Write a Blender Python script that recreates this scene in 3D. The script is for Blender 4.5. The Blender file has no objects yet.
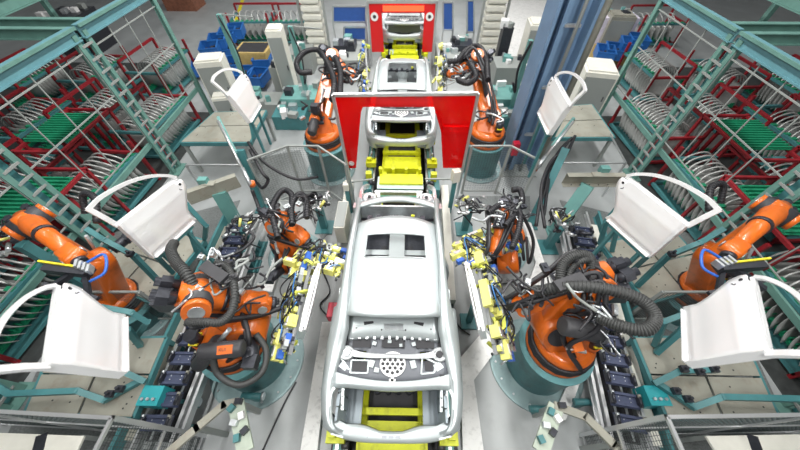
import bpy, bmesh, math, random
from mathutils import Vector, Matrix
from math import sin, cos, pi, radians
random.seed(7)
V = Vector
SC = bpy.context.scene
COL = SC.collection
Zup = V((0, 0, 1))

# ---------------------------------------------------------------- camera
FPX = 310.0
CAM = V((0.12, 0.0, 5.8))
PIT, YAW = radians(51.3), radians(1.0)
cam_d = bpy.data.cameras.new('camera')
cam = bpy.data.objects.new('camera', cam_d)
COL.objects.link(cam)
cam.location = CAM
cam.rotation_euler = (pi / 2 - PIT, 0, YAW)
cam_d.sensor_width = 36.0
cam_d.lens = 36.0 * FPX / 800.0
cam_d.clip_end = 200
cam_d.dof.use_dof = True
cam_d.dof.focus_distance = 5.0
cam_d.dof.aperture_fstop = 0.55
SC.camera = cam
_rz = Matrix.Rotation(YAW, 3, 'Z')
_right = _rz @ V((1, 0, 0))
_fw = _rz @ V((0, cos(PIT), -sin(PIT)))
_up = _rz @ V((0, sin(PIT), cos(PIT)))


def G(px, py, z=None, X=None, Y=None):
    """survey helper: point on a known level (or wall plane) seen along a bearing"""
    r = _fw + _right * ((px - 400) / FPX) - _up * ((py - 225) / FPX)
    if X is not None:
        t = (X - CAM.x) / r.x
    elif Y is not None:
        t = (Y - CAM.y) / r.y
    else:
        t = ((z or 0.0) - CAM.z) / r.z
    return CAM + r * t


# ---------------------------------------------------------------- materials
MATS = {}


def mat(name, col, rough=0.5, metal=0.0, noise=0.0, nscale=8.0, bump=0.0, spec=0.5,
        alpha=1.0, emit=None, estr=0.0, trans=0.0, dirt=None, dscale=3.0, damt=0.5, coat=0.0):
    if name in MATS:
        return MATS[name]
    m = bpy.data.materials.new(name)
    m.use_nodes = True
    nt = m.node_tree
    b = nt.nodes['Principled BSDF']
    b.inputs['Base Color'].default_value = (*col, 1)
    b.inputs['Roughness'].default_value = rough
    b.inputs['Metallic'].default_value = metal
    b.inputs['Specular IOR Level'].default_value = spec
    b.inputs['Alpha'].default_value = alpha
    b.inputs['Transmission Weight'].default_value = trans
    b.inputs['Coat Weight'].default_value = coat
    if emit:
        b.inputs['Emission Color'].default_value = (*emit, 1)
        b.inputs['Emission Strength'].default_value = estr
    if noise > 0 or dirt:
        tc = nt.nodes.new('ShaderNodeTexCoord')
        n = nt.nodes.new('ShaderNodeTexNoise')
        n.inputs['Scale'].default_value = nscale
        n.inputs['Detail'].default_value = 4
        nt.links.new(tc.outputs['Object'], n.inputs['Vector'])
        r = nt.nodes.new('ShaderNodeMapRange')
        r.inputs['From Min'].default_value = 0.3
        r.inputs['From Max'].default_value = 0.7
        r.inputs['To Min'].default_value = 1 - noise
        r.inputs['To Max'].default_value = 1 + noise * 0.6
        nt.links.new(n.outputs['Fac'], r.inputs['Value'])
        mx = nt.nodes.new('ShaderNodeMix')
        mx.data_type = 'RGBA'
        mx.blend_type = 'MULTIPLY'
        mx.inputs[0].default_value = 1.0
        mx.inputs[6].default_value = (*col, 1)
        cr = nt.nodes.new('ShaderNodeCombineColor')
        for i in range(3):
            nt.links.new(r.outputs['Result'], cr.inputs[i])
        nt.links.new(cr.outputs['Color'], mx.inputs[7])
        last = mx.outputs[2]
        if dirt:
            n2 = nt.nodes.new('ShaderNodeTexNoise')
            n2.inputs['Scale'].default_value = dscale
            n2.inputs['Detail'].default_value = 6
            n2.inputs['Roughness'].default_value = 0.65
            nt.links.new(tc.outputs['Object'], n2.inputs['Vector'])
            r2 = nt.nodes.new('ShaderNodeMapRange')
            r2.inputs['From Min'].default_value = 0.52
            r2.inputs['From Max'].default_value = 0.72
            r2.inputs['To Max'].default_value = damt
            nt.links.new(n2.outputs['Fac'], r2.inputs['Value'])
            m2 = nt.nodes.new('ShaderNodeMix')
            m2.data_type = 'RGBA'
            nt.links.new(r2.outputs['Result'], m2.inputs[0])
            nt.links.new(last, m2.inputs[6])
            m2.inputs[7].default_value = (*dirt, 1)
            last = m2.outputs[2]
        nt.links.new(last, b.inputs['Base Color'])
        if bump > 0:
            bp = nt.nodes.new('ShaderNodeBump')
            bp.inputs['Strength'].default_value = bump
            bp.inputs['Distance'].default_value = 0.01
            nt.links.new(n.outputs['Fac'], bp.inputs['Height'])
            nt.links.new(bp.outputs['Normal'], b.inputs['Normal'])
    MATS[name] = m
    return m


STEEL = mat('bare_body_steel', (.50, .55, .56), .36, .5, noise=.05, nscale=3)
STEELD = mat('grey_sealed_steel', (.36, .38, .42), .5, .35, noise=.12, nscale=12)
GALV = mat('galvanised_steel', (.62, .65, .67), .38, .8, noise=.14, nscale=14)
DOORM = mat('door_sheet_steel', (.95, .95, .96), .30, .38, noise=.03, nscale=2)
ALU = mat('aluminium_profile', (.66, .67, .68), .35, .8)
ORANGE = mat('robot_orange_paint', (.66, .135, .012), .34, 0, noise=.12, nscale=6, dirt=(.16, .05, .02), dscale=5, damt=.5, coat=.3)
ORANGED = mat('dark_orange_casting', (.50, .11, .02), .45, 0, noise=.25, nscale=9)
TEAL = mat('teal_paint', (.06, .21, .225), .45, 0, noise=.12, nscale=4, dirt=(.06, .12, .12), dscale=6, damt=.3)
TEALL = mat('pale_teal_paint', (.14, .33, .31), .5, 0, noise=.12, nscale=4)
TEALP = mat('pedestal_teal_paint', (.12, .31, .33), .5, 0, noise=.1, nscale=5, dirt=(.10, .14, .14), dscale=4, damt=.6)
GREENF = mat('frame_green_paint', (.13, .27, .235), .5, 0, noise=.14, nscale=5)
BLUEB = mat('girder_blue_green', (.12, .28, .32), .5, 0, noise=.1, nscale=4)
BLACK = mat('black_rubber', (.018, .018, .022), .5)
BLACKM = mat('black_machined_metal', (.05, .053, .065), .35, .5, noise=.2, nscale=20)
CHARC = mat('charcoal_plastic', (.045, .045, .05), .45, noise=.15)
YELG = mat('yellow_green_paint', (.60, .64, .01), .42, 0, noise=.1, nscale=6, dirt=(.2, .2, .03), dscale=7, damt=.5)
PALEY = mat('pale_yellow_tooling', (.74, .72, .20), .45, 0, noise=.08)
CYL = mat('lime_yellow_tooling', (.62, .66, .10), .45, 0, noise=.1)
BLUE = mat('blue_actuator', (.03, .12, .48), .4)
BLUEC = mat('blue_crate_plastic', (.02, .13, .42), .45, noise=.1)
RED = mat('red_rack_paint', (.27, .012, .02), .5, 0, noise=.2, nscale=8)
REDS = mat('red_sensor_housing', (.55, .02, .05), .4)
GREEN = mat('green_comb_plastic', (.01, .24, .12), .45, noise=.15)
BEIGE = mat('worn_beige_plate', (.34, .335, .285), .55, .15, noise=.12, nscale=3, dirt=(.26, .22, .17), dscale=4, damt=.7)
CREAM = mat('cream_cabinet', (.74, .73, .66), .5, noise=.05)
WHITEP = mat('white_cover_plate', (.80, .80, .79), .5, 0, noise=.06, nscale=4, dirt=(.4, .4, .4), dscale=9, damt=.6)
GREYP = mat('grey_pipe_paint', (.28, .30, .29), .5)
COLB = mat('column_blue_paint', (.15, .25, .39), .5, 0, noise=.12, nscale=2, dirt=(.12, .18, .28), dscale=1.5, damt=.4)
BLUEP = mat('navy_blue_panel', (.03, .10, .36), .5, noise=.1)
CARDB = mat('ochre_cardboard', (.52, .38, .14), .7, noise=.15)
YELS = mat('signal_yellow', (.80, .68, .03), .5)
WHITE = mat('white_paint', (.85, .85, .85), .5)
DARK = mat('dark_cavity', (.03, .03, .035), .6, noise=.2)
BROWN = mat('rust_brown_plate', (.25, .10, .06), .6, noise=.3)
HOSEG = mat('grey_corrugated_hose', (.04, .042, .042), .55)


# ---------------------------------------------------------------- mesh builder
def basis(d, up=Zup):
    d = V(d).normalized()
    if abs(d.dot(up)) > .999:
        up = V((0, 1, 0)) if abs(d.y) < .9 else V((1, 0, 0))
    s = d.cross(up).normalized()
    u = s.cross(d).normalized()
    return d, s, u


class MB:
    def __init__(self):
        self.bm = bmesh.new()
        self.mats = []
        self.mi = 0
        self.T = None

    def use(self, m):
        if m not in self.mats:
            self.mats.append(m)
        self.mi = self.mats.index(m)
        return self

    def v(self, p):
        p = V(p)
        if self.T is not None:
            p = self.T @ p
        return self.bm.verts.new(p)

    def f(self, vs, smooth=False):
        try:
            fc = self.bm.faces.new(vs)
        except ValueError:
            return None
        fc.material_index = self.mi
        fc.smooth = smooth
        return fc

    def hexa(self, c, ax, ay, az):
        vs = [self.v(c + ax * i + ay * j + az * k) for k in (-1, 1) for j in (-1, 1) for i in (-1, 1)]
        for q in ((0, 2, 3, 1), (4, 5, 7, 6), (0, 1, 5, 4), (2, 6, 7, 3), (0, 4, 6, 2), (1, 3, 7, 5)):
            self.f([vs[i] for i in q])
        return self

    def box(self, c, s, R=None):
        ax, ay, az = V((s[0] / 2, 0, 0)), V((0, s[1] / 2, 0)), V((0, 0, s[2] / 2))
        if R is not None:
            if not isinstance(R, Matrix):
                R = Matrix.Rotation(R, 3, 'Z')
            ax, ay, az = R @ ax, R @ ay, R @ az
        return self.hexa(V(c), ax, ay, az)

    def bar(self, p, q, w, h=None, up=Zup):
        p, q = V(p), V(q)
        h = h or w
        d, s, u = basis(q - p, up)
        return self.hexa((p + q) / 2, s * w / 2, u * h / 2, (q - p) / 2)

    def ibeam(self, p, q, w, h, t=.015, up=Zup):
        p, q = V(p), V(q)
        d, s, u = basis(q - p, up)
        c = (p + q) / 2
        L = (q - p) / 2
        self.hexa(c + u * (h / 2 - t / 2), s * w / 2, u * t / 2, L)
        self.hexa(c - u * (h / 2 - t / 2), s * w / 2, u * t / 2, L)
        return self.hexa(c, s * t / 2, u * (h / 2 - t), L)

    def chan(self, p, q, w, h, t=.012, up=Zup, side=1):
        """C channel, open towards -side"""
        p, q = V(p), V(q)
        d, s, u = basis(q - p, up)
        c = (p + q) / 2
        L = (q - p) / 2
        self.hexa(c + u * (h / 2 - t / 2), s * w / 2, u * t / 2, L)
        self.hexa(c - u * (h / 2 - t / 2), s * w / 2, u * t / 2, L)
        return self.hexa(c + s * side * (w / 2 - t / 2), s * t / 2, u * (h / 2 - t), L)

    def ring(self, c, s, u, r, n):
        return [self.v(c + s * (cos(2 * pi * i / n) * r) + u * (sin(2 * pi * i / n) * r)) for i in range(n)]

    def tube(self, pts, r, n=8, cap=True, smooth=True):
        pts = [V(p) for p in pts]
        rs = r if isinstance(r, (list, tuple)) else [r] * len(pts)
        rings = []
        d, s, u = basis(pts[1] - pts[0])
        for i, p in enumerate(pts):
            if 0 < i < len(pts) - 1:
                dd = (pts[i + 1] - pts[i]).normalized() + (pts[i] - pts[i - 1]).normalized()
            elif i == 0:
                dd = pts[1] - pts[0]
            else:
                dd = pts[-1] - pts[-2]
            if dd.length < 1e-6:
                dd = d
            dd = dd.normalized()
            s = (s - dd * s.dot(dd))
            if s.length < 1e-5:
                s = basis(dd)[1]
            s.normalize()
            u = s.cross(dd).normalized()
            rings.append(self.ring(p, s, u, rs[i], n))
            d = dd
        for a, b in zip(rings, rings[1:]):
            for i in range(n):
                j = (i + 1) % n
                self.f([a[i], a[j], b[j], b[i]], smooth)
        if cap:
            self.f(list(reversed(rings[0])))
            self.f(rings[-1])
        return self

    def cyl(self, p, q, r, r2=None, n=14):
        return self.tube([p, q], [r, r if r2 is None else r2], n)

    def lathe(self, prof, c, axis=(0, 0, 1), n=24, smooth=True, cap=True):
        """prof: list of (radius, height) along axis"""
        c = V(c)
        d, s, u = basis(axis)
        rings = [self.ring(c + d * h, s, u, max(r, 1e-4), n) for r, h in prof]
        for a, b in zip(rings, rings[1:]):
            for i in range(n):
                j = (i + 1) % n
                self.f([a[i], a[j], b[j], b[i]], smooth)
        if cap:
            self.f(list(reversed(rings[0])))
            self.f(rings[-1])
        return self

    def prism(self, poly, vec, smooth=False):
        poly = [V(p) for p in poly]
        vec = V(vec)
        a = [self.v(p) for p in poly]
        b = [self.v(p + vec) for p in poly]
        self.f(list(reversed(a)))
        self.f(b)
        n = len(a)
        for i in range(n):
            j = (i + 1) % n
            self.f([a[i], a[j], b[j], b[i]], smooth)
        return self

    def link(self, p, q, axis, r1, r2, w, n=10):
        """arm casting: two round bosses with tangent sides, extruded w along axis"""
        p, q = V(p), V(q)
        axis = V(axis)
        d = (q - p)
        axis = (axis - d * (axis.dot(d) / d.dot(d))).normalized()
        d.normalize()
        s = axis.cross(d).normalized()
        pts = []
        for i in range(n + 1):
            a = pi / 2 + pi * i / n
            pts.append(p + d * (cos(a) * r1) + s * (sin(a) * r1))
        for i in range(n + 1):
            a = -pi / 2 + pi * i / n
            pts.append(q + d * (cos(a) * r2) + s * (sin(a) * r2))
        rings = []
        cen = (p + q) / 2
        for off, sc in ((-.5, .86), (-.42, 1), (.42, 1), (.5, .86)):
            rg = []
            for k, t in enumerate(pts):
                ctr = p if k <= n else q
                rg.append(self.v(ctr + (t - ctr) * sc + axis * (off * w)))
            rings.append(rg)
        m = len(pts)
        for a, b in zip(rings, rings[1:]):
            for i in range(m):
                j = (i + 1) % m
                self.f([a[i], a[j], b[j], b[i]], True)
        self.f(list(reversed(rings[0])))
        self.f(rings[-1])
        return self

    def grid(self, pts, smooth=True, mask=None, thick=None, nrm=None):
        """pts[i][j]; optional mask(i,j)->bool keeps the cell"""
        n, m = len(pts), len(pts[0])
        vs = [[self.v(p) for p in row] for row in pts]
        new = []
        for i in range(n - 1):
            for j in range(m - 1):
                if mask and not mask(i, j):
                    continue
                fc = self.f([vs[i][j], vs[i + 1][j], vs[i + 1][j + 1], vs[i][j + 1]], smooth)
                if fc:
                    new.append(fc)
        if thick:
            off = [[None] * m for _ in range(n)]

            def g(i, j):
                if off[i][j] is None:
                    off[i][j] = self.v(V(pts[i][j]) + V(thick))
                return off[i][j]
            cells = set()
            for i in range(n - 1):
                for j in range(m - 1):
                    if mask and not mask(i, j):
                        continue
                    cells.add((i, j))
                    self.f([g(i, j), g(i, j + 1), g(i + 1, j + 1), g(i + 1, j)], smooth)
            for (i, j) in cells:
                for (di, dj, a, b) in ((-1, 0, (i, j), (i, j + 1)), (1, 0, (i + 1, j + 1), (i + 1, j)),
                                       (0, -1, (i + 1, j), (i, j)), (0, 1, (i, j + 1), (i + 1, j + 1))):
                    if (i + di, j + dj) not in cells:
                        self.f([vs[a[0]][a[1]], vs[b[0]][b[1]], g(*b), g(*a)])
        return self

    def build(self, name, m=None, parent=None, **kw):
        bm = self.bm
        bm.verts.ensure_lookup_table()
        loose = [v for v in bm.verts if not v.link_faces]
        if loose:
            bmesh.ops.delete(bm, geom=loose, context='VERTS')
        bmesh.ops.recalc_face_normals(bm, faces=bm.faces)
        if parent is not None:
            inv = world_of(parent).inverted()
            bmesh.ops.transform(bm, matrix=inv, verts=bm.verts)
        else:
            xs = [v.co for v in bm.verts]
            lo = V((min(p.x for p in xs), min(p.y for p in xs), min(p.z for p in xs)))
            hi = V((max(p.x for p in xs), max(p.y for p in xs), max(p.z for p in xs)))
            base = V(((lo.x + hi.x) / 2, (lo.y + hi.y) / 2, lo.z))
            bmesh.ops.translate(bm, vec=-base, verts=bm.verts)
        me = bpy.data.meshes.new(name)
        bm.to_mesh(me)
        bm.free()
        o = bpy.data.objects.new(name, me)
        COL.objects.link(o)
        if m is not None and not self.mats:
            me.materials.append(m)
        for mm in self.mats:
            me.materials.append(mm)
        if parent is not None:
            o.parent = parent
        else:
            o.location = base
        for k, val in kw.items():
            o[k] = val
        return o


def world_of(o):
    return (world_of(o.parent) if o.parent else Matrix.Identity(4)) @ o.matrix_basis


def thing(name, label, cat, loc=(0, 0, 0), rz=0.0, group=None, M=None):
    o = bpy.data.objects.new(name, None)
    o.empty_display_size = .1
    COL.objects.link(o)
    if M is not None:
        o.matrix_basis = M
    else:
        o.location = loc
        o.rotation_euler = (0, 0, rz)
    o['label'] = label
    o['category'] = cat
    if group:
        o['group'] = group
    return o


def tag(o, label, cat, group=None):
    o['label'] = label
    o['category'] = cat
    if group:
        o['group'] = group
    return o


def kids(o):
    return [c for c in list(bpy.data.objects) if c.parent == o]


_cache = {}


def copy_tree(o, parent=None, label=None, M=None):
    c = o.copy()
    COL.objects.link(c)
    if parent is not None:
        c.parent = parent
    if o.name not in _cache:
        _cache[o.name] = kids(o)
    for ch in _cache[o.name]:
        copy_tree(ch, c)
    if label:
        c['label'] = label
    if M is not None:
        c.matrix_basis = M
    return c


def nth(k):
    w_ = ('first', 'second', 'third', 'fourth', 'fifth', 'sixth', 'seventh', 'eighth', 'ninth', 'tenth', 'eleventh', 'twelfth',
          'thirteenth', 'fourteenth', 'fifteenth', 'sixteenth', 'seventeenth', 'eighteenth', 'nineteenth', 'twentieth', 'twenty-first', 'twenty-second', 'twenty-third', 'twenty-fourth')
    return w_[min(k, len(w_) - 1)]


def arc(pts, n=10):
    """catmull-rom through points"""
    pts = [V(p) for p in pts]
    P_ = [pts[0] * 2 - pts[1]] + pts + [pts[-1] * 2 - pts[-2]]
    out = []
    for i in range(1, len(P_) - 2):
        a, b, c, d = P_[i - 1:i + 3]
        for k in range(n):
            t = k / n
            out.append(.5 * ((2 * b) + (c - a) * t + (2 * a - 5 * b + 4 * c - d) * t * t + (3 * b - a - 3 * c + d) * t ** 3))
    out.append(pts[-1])
    return out


def text_mesh(name, body, size, M, m, parent, extrude=.001):
    cu = bpy.data.curves.new(name, 'FONT')
    cu.body = body
    cu.size = size
    cu.extrude = extrude
    cu.align_x = 'CENTER'
    cu.align_y = 'CENTER'
    tmp = bpy.data.objects.new(name, cu)
    me = bpy.data.meshes.new_from_object(tmp)
    bpy.data.objects.remove(tmp)
    o = bpy.data.objects.new(name, me)
    COL.objects.link(o)
    me.materials.append(m)
    o.parent = parent
    o.matrix_basis = world_of(parent).inverted() @ M
    return o


def frame_M(o, x, y, z):
    M = Matrix((x, y, z)).transposed().to_4x4()
    M.translation = V(o)
    return M
# ---------------------------------------------------------------- lights and world
w = bpy.data.worlds.new('world')
SC.world = w
w.use_nodes = True
bg = w.node_tree.nodes['Background']
bg.inputs[0].default_value = (.86, .93, 1.0, 1)
bg.inputs[1].default_value = .08


def area(name, loc, sx, sy, pw, rot=(0, 0, 0), col=(1, .985, .95)):
    d = bpy.data.lights.new(name, 'AREA')
    d.shape = 'RECTANGLE'
    d.size, d.size_y = sx, sy
    d.energy = pw
    d.color = col
    o = bpy.data.objects.new(name, d)
    COL.objects.link(o)
    o.location = loc
    o.rotation_euler = rot
    return o


for i, x in enumerate((-2.6, 2.8)):
    for j, y in enumerate((-1.5, 3.5, 8.5, 13.5, 18.5)):
        area('hall_lamp', (x, y, 8.6), .5, 3.6, 375)
for i, x in enumerate((-9, 9)):
    for j, y in enumerate((5, 14)):
        area('hall_lamp', (x, y, 9.2), .6, 4.5, 170)
SC.view_settings.view_transform = 'Standard'
SC.view_settings.look = 'None'
SC.view_settings.exposure = -0.15
SC.view_settings.gamma = 1
SC.view_settings.use_curve_mapping = False

# ---------------------------------------------------------------- floor
flm = mat('factory_floor_coating', (.36, .38, .385), .42, 0, noise=.10, nscale=1.3, dirt=(.22, .23, .23), dscale=1.1, damt=.5)
m_ = MB()
m_.use(flm).box((0, 12, -.06), (70, 50, .12))
fl = m_.build('floor', None)
fl['kind'] = 'structure'

# tread plates and cover plates around the line
TREAD = mat('grey_tread_plate', (.22, .235, .235), .45, .3, noise=.3, nscale=40, bump=.3)


def plate(name, pts, z, t, m, label, cat='floor plate', group=None):
    b = MB()
    b.use(m).prism([V((p[0], p[1], z)) for p in pts], (0, 0, t))
    return tag(b.build(name), label, cat, group)
# ---------------------------------------------------------------- car bodies
def lerp(a, b, t):
    return a + (b - a) * t


def interp(tab, y):
    if y <= tab[0][0]:
        return tab[0][1]
    for (a, va), (b, vb) in zip(tab, tab[1:]):
        if y <= b:
            t = (y - a) / (b - a)
            if isinstance(va, tuple):
                return tuple(lerp(p, q, t) for p, q in zip(va, vb))
            return lerp(va, vb, t)
    return tab[-1][1]


def make_roof(root, i0, i1, j0, j1):
    # roof skin with sunroof opening --------------------------------------
    b = MB(); b.use(STEEL)
    ny, nx = 26, 20
    hw = [(1.18, .60), (1.6, .625), (2.2, .645), (2.7, .635), (3.05, .61)]

    def roofpt(u, v):
        x = (v - .5) * 2
        yy = lerp(1.36, 3.02, u)
        yy += (.13 * (1 - x * x)) * max(0, (u - .75) / .25) - .05 * (1 - x * x) * max(0, (.2 - u) / .2)
        h = interp([(1.1, 1.305), (1.5, 1.37), (2.0, 1.41), (2.5, 1.405), (3.1, 1.335)], yy)
        return V((x * interp(hw, yy), yy, h - .05 * x * x - .03 * x ** 6))
    P_ = [[roofpt(i / ny, j / nx) for j in range(nx + 1)] for i in range(ny + 1)]
    b.grid(P_, mask=lambda i, j: not (i0 <= i < i1 and j0 <= j < j1), thick=(0, 0, -.02))
    roof = b.build('roof', None, root)
    # sunroof frame lip
    b = MB(); b.use(STEEL)
    loop = [P_[i0][j] for j in range(j0, j1 + 1)] + [P_[i][j1] for i in range(i0 + 1, i1 + 1)] + \
           [P_[i1][j] for j in range(j1 - 1, j0 - 1, -1)] + [P_[i][j0] for i in range(i1 - 1, i0 - 1, -1)]
    b.tube([p + V((0, 0, -.012)) for p in loop], .014, 6)
    b.build('sunroof_frame', None, roof)

    return roof


def make_car(loc, label):
    """local frame: y from rear (0) to front (4.6), z up, x across"""
    root = thing('unfinished_car', label, 'car body', (0, 0, 0), 0, 'bare car bodies on the line')

    def sy(fn):
        for s in (-1, 1):
            fn(s)

    make_roof(root, 14, 21, 3, 17)

    # roof rails, pillars ---------------------------------------------------
    # rib: centre line (x,y,z), half width across, height
    rail = [(.80, .45, .90, .10), (.775, .80, .97, .15), (.745, 1.02, 1.04, .19), (.71, 1.22, 1.14, .19), (.685, 1.45, 1.25, .15), (.675, 1.75, 1.325, .10),
            (.675, 2.35, 1.355, .08), (.67, 2.80, 1.325, .075), (.67, 3.1, 1.265, .07), (.68, 3.35, 1.17, .065),
            (.70, 3.6, 1.06, .062), (.72, 3.88, .96, .07)]

    def rails(s):
        b = MB(); b.use(STEEL)
        pts = arc([V((a[0] * s, a[1], a[2])) for a in rail], 5)
        wd = []
        for i in range(len(pts)):
            t = i / 5.0
            k = min(int(t), len(rail) - 2)
            wd.append(lerp(rail[k][3], rail[k + 1][3], t - k))
        rows = []
        for i, p in enumerate(pts):
            d = (pts[min(i + 1, len(pts) - 1)] - pts[max(i - 1, 0)]).normalized()
            out = V((s, 0, 0))
            out = (out - d * out.dot(d)).normalized()
            nn = out.cross(d)
            if nn.z < 0:
                nn = -nn
            h = .045
            prof = [(-1, -.9), (-1, .2), (-.7, .9), (0, 1.15), (.6, .75), (1, -.1), (1.05, -1.6), (.3, -1.9), (-.6, -1.5), (-1, -.9)]
            rows.append([p + out * (a * wd[i] * .62) + nn * (c * h) for a, c in prof])
        b.grid(rows)
        b.build('roof_rail', None, root)
    sy(rails)

    # body sides (quarter panel, sill, cowl side) ---------------------------
    def side(s):
        b = MB(); b.use(STEEL)
        # quarter panel loft: sections across y
        st = [(.02, (.60, .86, .66, .80, .64, .55, .60)), (.06, (.68, .90, .76, .83, .77, .60, .72)),
              (.20, (.72, .935, .82, .87, .84, .62, .80)), (.45, (.735, .965, .86, .90, .885, .64, .865)),
              (.75, (.745, .985, .87, .91, .90, .66, .89)), (1.0, (.76, .985, .87, .92, .905, .68, .895)),
              (1.35, (.80, .975, .87, .92, .90, .70, .88)), (1.62, (.81, .965, .865, .92, .89, .70, .86))]
        rows = []
        ys = [.02, .05, .1, .16, .24, .34, .45, .6, .75, .9, 1.05, 1.2, 1.35, 1.5, 1.62]
        for y in ys:
            x0, z0, x1, z1, x2, z2, x3 = interp(st, y)
            # wheel arch cut-out lowers edge
            za = .34 + (.36 * math.sqrt(max(0, 1 - ((y - .98) / .38) ** 2)) if abs(y - .98) < .38 else 0)
            zb = .30 if y > 1.36 else (.42 if y < .6 else .3)
            ze = max(za, zb)
            rows.append([V((x0 * s, y, z0 - .05)), V((x0 * s, y, z0)), V((lerp(x0, x1, .5) * s, y, z0 + .004)), V((x1 * s, y, z1 + .02)),
                         V(((x1 + .018) * s, y, z1 - .03)), V((x2 * s, y, lerp(z1, z2, .6))), V((x2 * s, y, z2)), V((x3 * s, y, max(ze, .3)))])
        b.grid(rows, thick=(-.02 * s, 0, -.012))
        b.build('quarter_panel', None, root)
        # sill and lower A post
        b = MB(); b.use(STEEL)
        rows = []
        for y in [1.60, 1.9, 2.3, 2.7, 3.1, 3.4, 3.6, 3.8]:
            rows.append([V((a * s, y, z)) for a, z in ((.70, .30), (.70, .42), (.76, .46), (.84, .44), (.87, .36), (.86, .22), (.78, .18), (.70, .2), (.70, .30))])
        b.grid(rows)
        b.build('sill', None, root)
        b = MB(); b.use(STEEL)
        # B post: from sill to roof rail
        pts = [(.80, 2.38, .42), (.83, 2.38, .6), (.82, 2.36, .85), (.74, 2.34, 1.15), (.66, 2.32, 1.31)]
        for (a, a2) in zip(pts, pts[1:]):
            b.bar((a[0] * s, a[1], a[2]), (a2[0] * s, a2[1], a2[2]), .13, .05, up=V((s, 0, .3)))
        b.build('b_pillar', None, root)
        # A post with fender bracket
        b = MB(); b.use(STEEL)
        b.prism([V((.70 * s, 3.50, .25)), V((.70 * s, 3.78, .25)), V((.70 * s, 3.84, .62)), V((.70 * s, 3.78, .97)), V((.70 * s, 3.62, 1.0)), V((.70 * s, 3.56, .7))], (.10 * s, 0, 0))
        b.build('front_door_post', None, root)
        b = MB(); b.use(STEEL)
        b.prism([V((.72 * s, 1.55, .3)), V((.72 * s, 1.72, .3)), V((.72 * s, 1.50, .68)), V((.70 * s, 1.62, .97)), V((.68 * s, 1.80, 1.22)), V((.68 * s, 1.45, 1.15)), V((.72 * s, 1.3, .8))], (.09 * s, 0, 0))
        b.build('rear_door_post', None, root)
        # front longitudinal, shot gun rail, strut tower
        b = MB(); b.use(GALV)
        b.bar((.40 * s, 3.6, .45), (.43 * s, 4.55, .48), .10, .15)
        pts = arc([V((.70 * s, 3.72, .93)), V((.70 * s, 4.0, .90)), V((.69 * s, 4.3, .84)), V((.62 * s, 4.55, .68))], 5)
        for a, c in zip(pts, pts[1:]):
            b.bar(a, c, .055, .09)
        b.build('front_rail', None, root)
        b = MB(); b.use(GALV)
        c = V((.54 * s, 4.02, 0))
        b.lathe([(.22, .42), (.20, .60), (.165, .76), (.15, .86), (.12, .895), (.085, .90), (.078, .88), (.04, .875)], c, n=18)
        b.prism([V((.34 * s, 3.82, .42)), V((.34 * s, 4.25, .42)), V((.68 * s, 4.32, .55)), V((.70 * s, 4.2, .82)), V((.70 * s, 3.8, .86)), V((.5 * s, 3.8, .86))], V((0.0, 0, .02)))
        b.bar((.56 * s, 3.82, .78), (.66 * s, 4.24, .74), .2, .03)
        b.use(DARK).cyl((c.x, c.y, .884), (c.x, c.y, .905), .034)
        b.use(GALV)
        for a in range(3):
            b.cyl((c.x + .075 * cos(a * 2.1), c.y + .075 * sin(a * 2.1), .89), (c.x + .075 * cos(a * 2.1), c.y + .075 * sin(a * 2.1), .915), .01, n=6)
        b.build('strut_tower', None, root)
        # inner wheel house in the boot
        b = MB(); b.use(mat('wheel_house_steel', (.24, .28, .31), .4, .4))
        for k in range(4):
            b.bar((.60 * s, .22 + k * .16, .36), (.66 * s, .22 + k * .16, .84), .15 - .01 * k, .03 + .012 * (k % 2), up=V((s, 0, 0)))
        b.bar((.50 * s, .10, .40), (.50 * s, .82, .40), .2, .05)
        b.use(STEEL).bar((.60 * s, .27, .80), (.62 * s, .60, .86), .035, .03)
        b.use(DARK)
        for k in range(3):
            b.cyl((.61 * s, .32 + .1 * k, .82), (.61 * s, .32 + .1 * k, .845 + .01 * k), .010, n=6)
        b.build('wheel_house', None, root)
        # tail lamp recess
        b = MB(); b.use(GALV)
        b.prism([V((.58 * s, .015, .60)), V((.80 * s, .10, .62)), V((.82 * s, .17, .74)), V((.70 * s, .02, .80)), V((.56 * s, -.01, .76))], (0, -.018, .0))
        b.build('lamp_pocket', None, root)
    sy(side)

    # rear cross member (bumper face), and rear boot lip
    b = MB(); b.use(STEEL)
    rows = []
    for i in range(25):
        x = lerp(-.82, .82, i / 24)
        c = abs(x) / .82
        yy = -.06 + .16 * c ** 4
        dz = .04 + .07 * c ** 2
        dip = .05 * max(0, 1 - (abs(x) - .35) ** 2 * 30)
        rows.append([V((x, yy + .115 + .10 * c * c + dip * .9, .60 + dz)), V((x, yy + .10 + .08 * c * c + dip * .8, .66 + dz + .03 * c)), V((x, yy + .07, .675 + dz)), V((x, yy + .01, .67 + dz)), V((x, yy - .01, .64 + dz)), V((x, yy, .50 + dz))])
    b.grid(rows, thick=(0, .012, -.012))
    rp = b.build('rear_crossmember', None, root)
    b = MB(); b.use(STEELD)
    for x in (-.30, -.08, 0, .08, .33):
        b.box((x, .0 - .055 + .05, .7185), (.055, .028, .006))
    b.build('slot_plate', None, rp)

    # parcel shelf with brace, holes -----------------------------------
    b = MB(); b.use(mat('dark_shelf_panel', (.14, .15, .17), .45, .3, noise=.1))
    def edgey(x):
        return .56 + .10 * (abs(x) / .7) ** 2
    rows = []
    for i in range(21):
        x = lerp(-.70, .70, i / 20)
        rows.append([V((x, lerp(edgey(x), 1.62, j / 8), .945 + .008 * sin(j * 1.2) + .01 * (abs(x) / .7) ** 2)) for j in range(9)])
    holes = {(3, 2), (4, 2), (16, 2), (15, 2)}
    b.grid(rows, mask=lambda i, j: (i, j) not in holes, thick=(0, 0, -.015))
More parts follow.
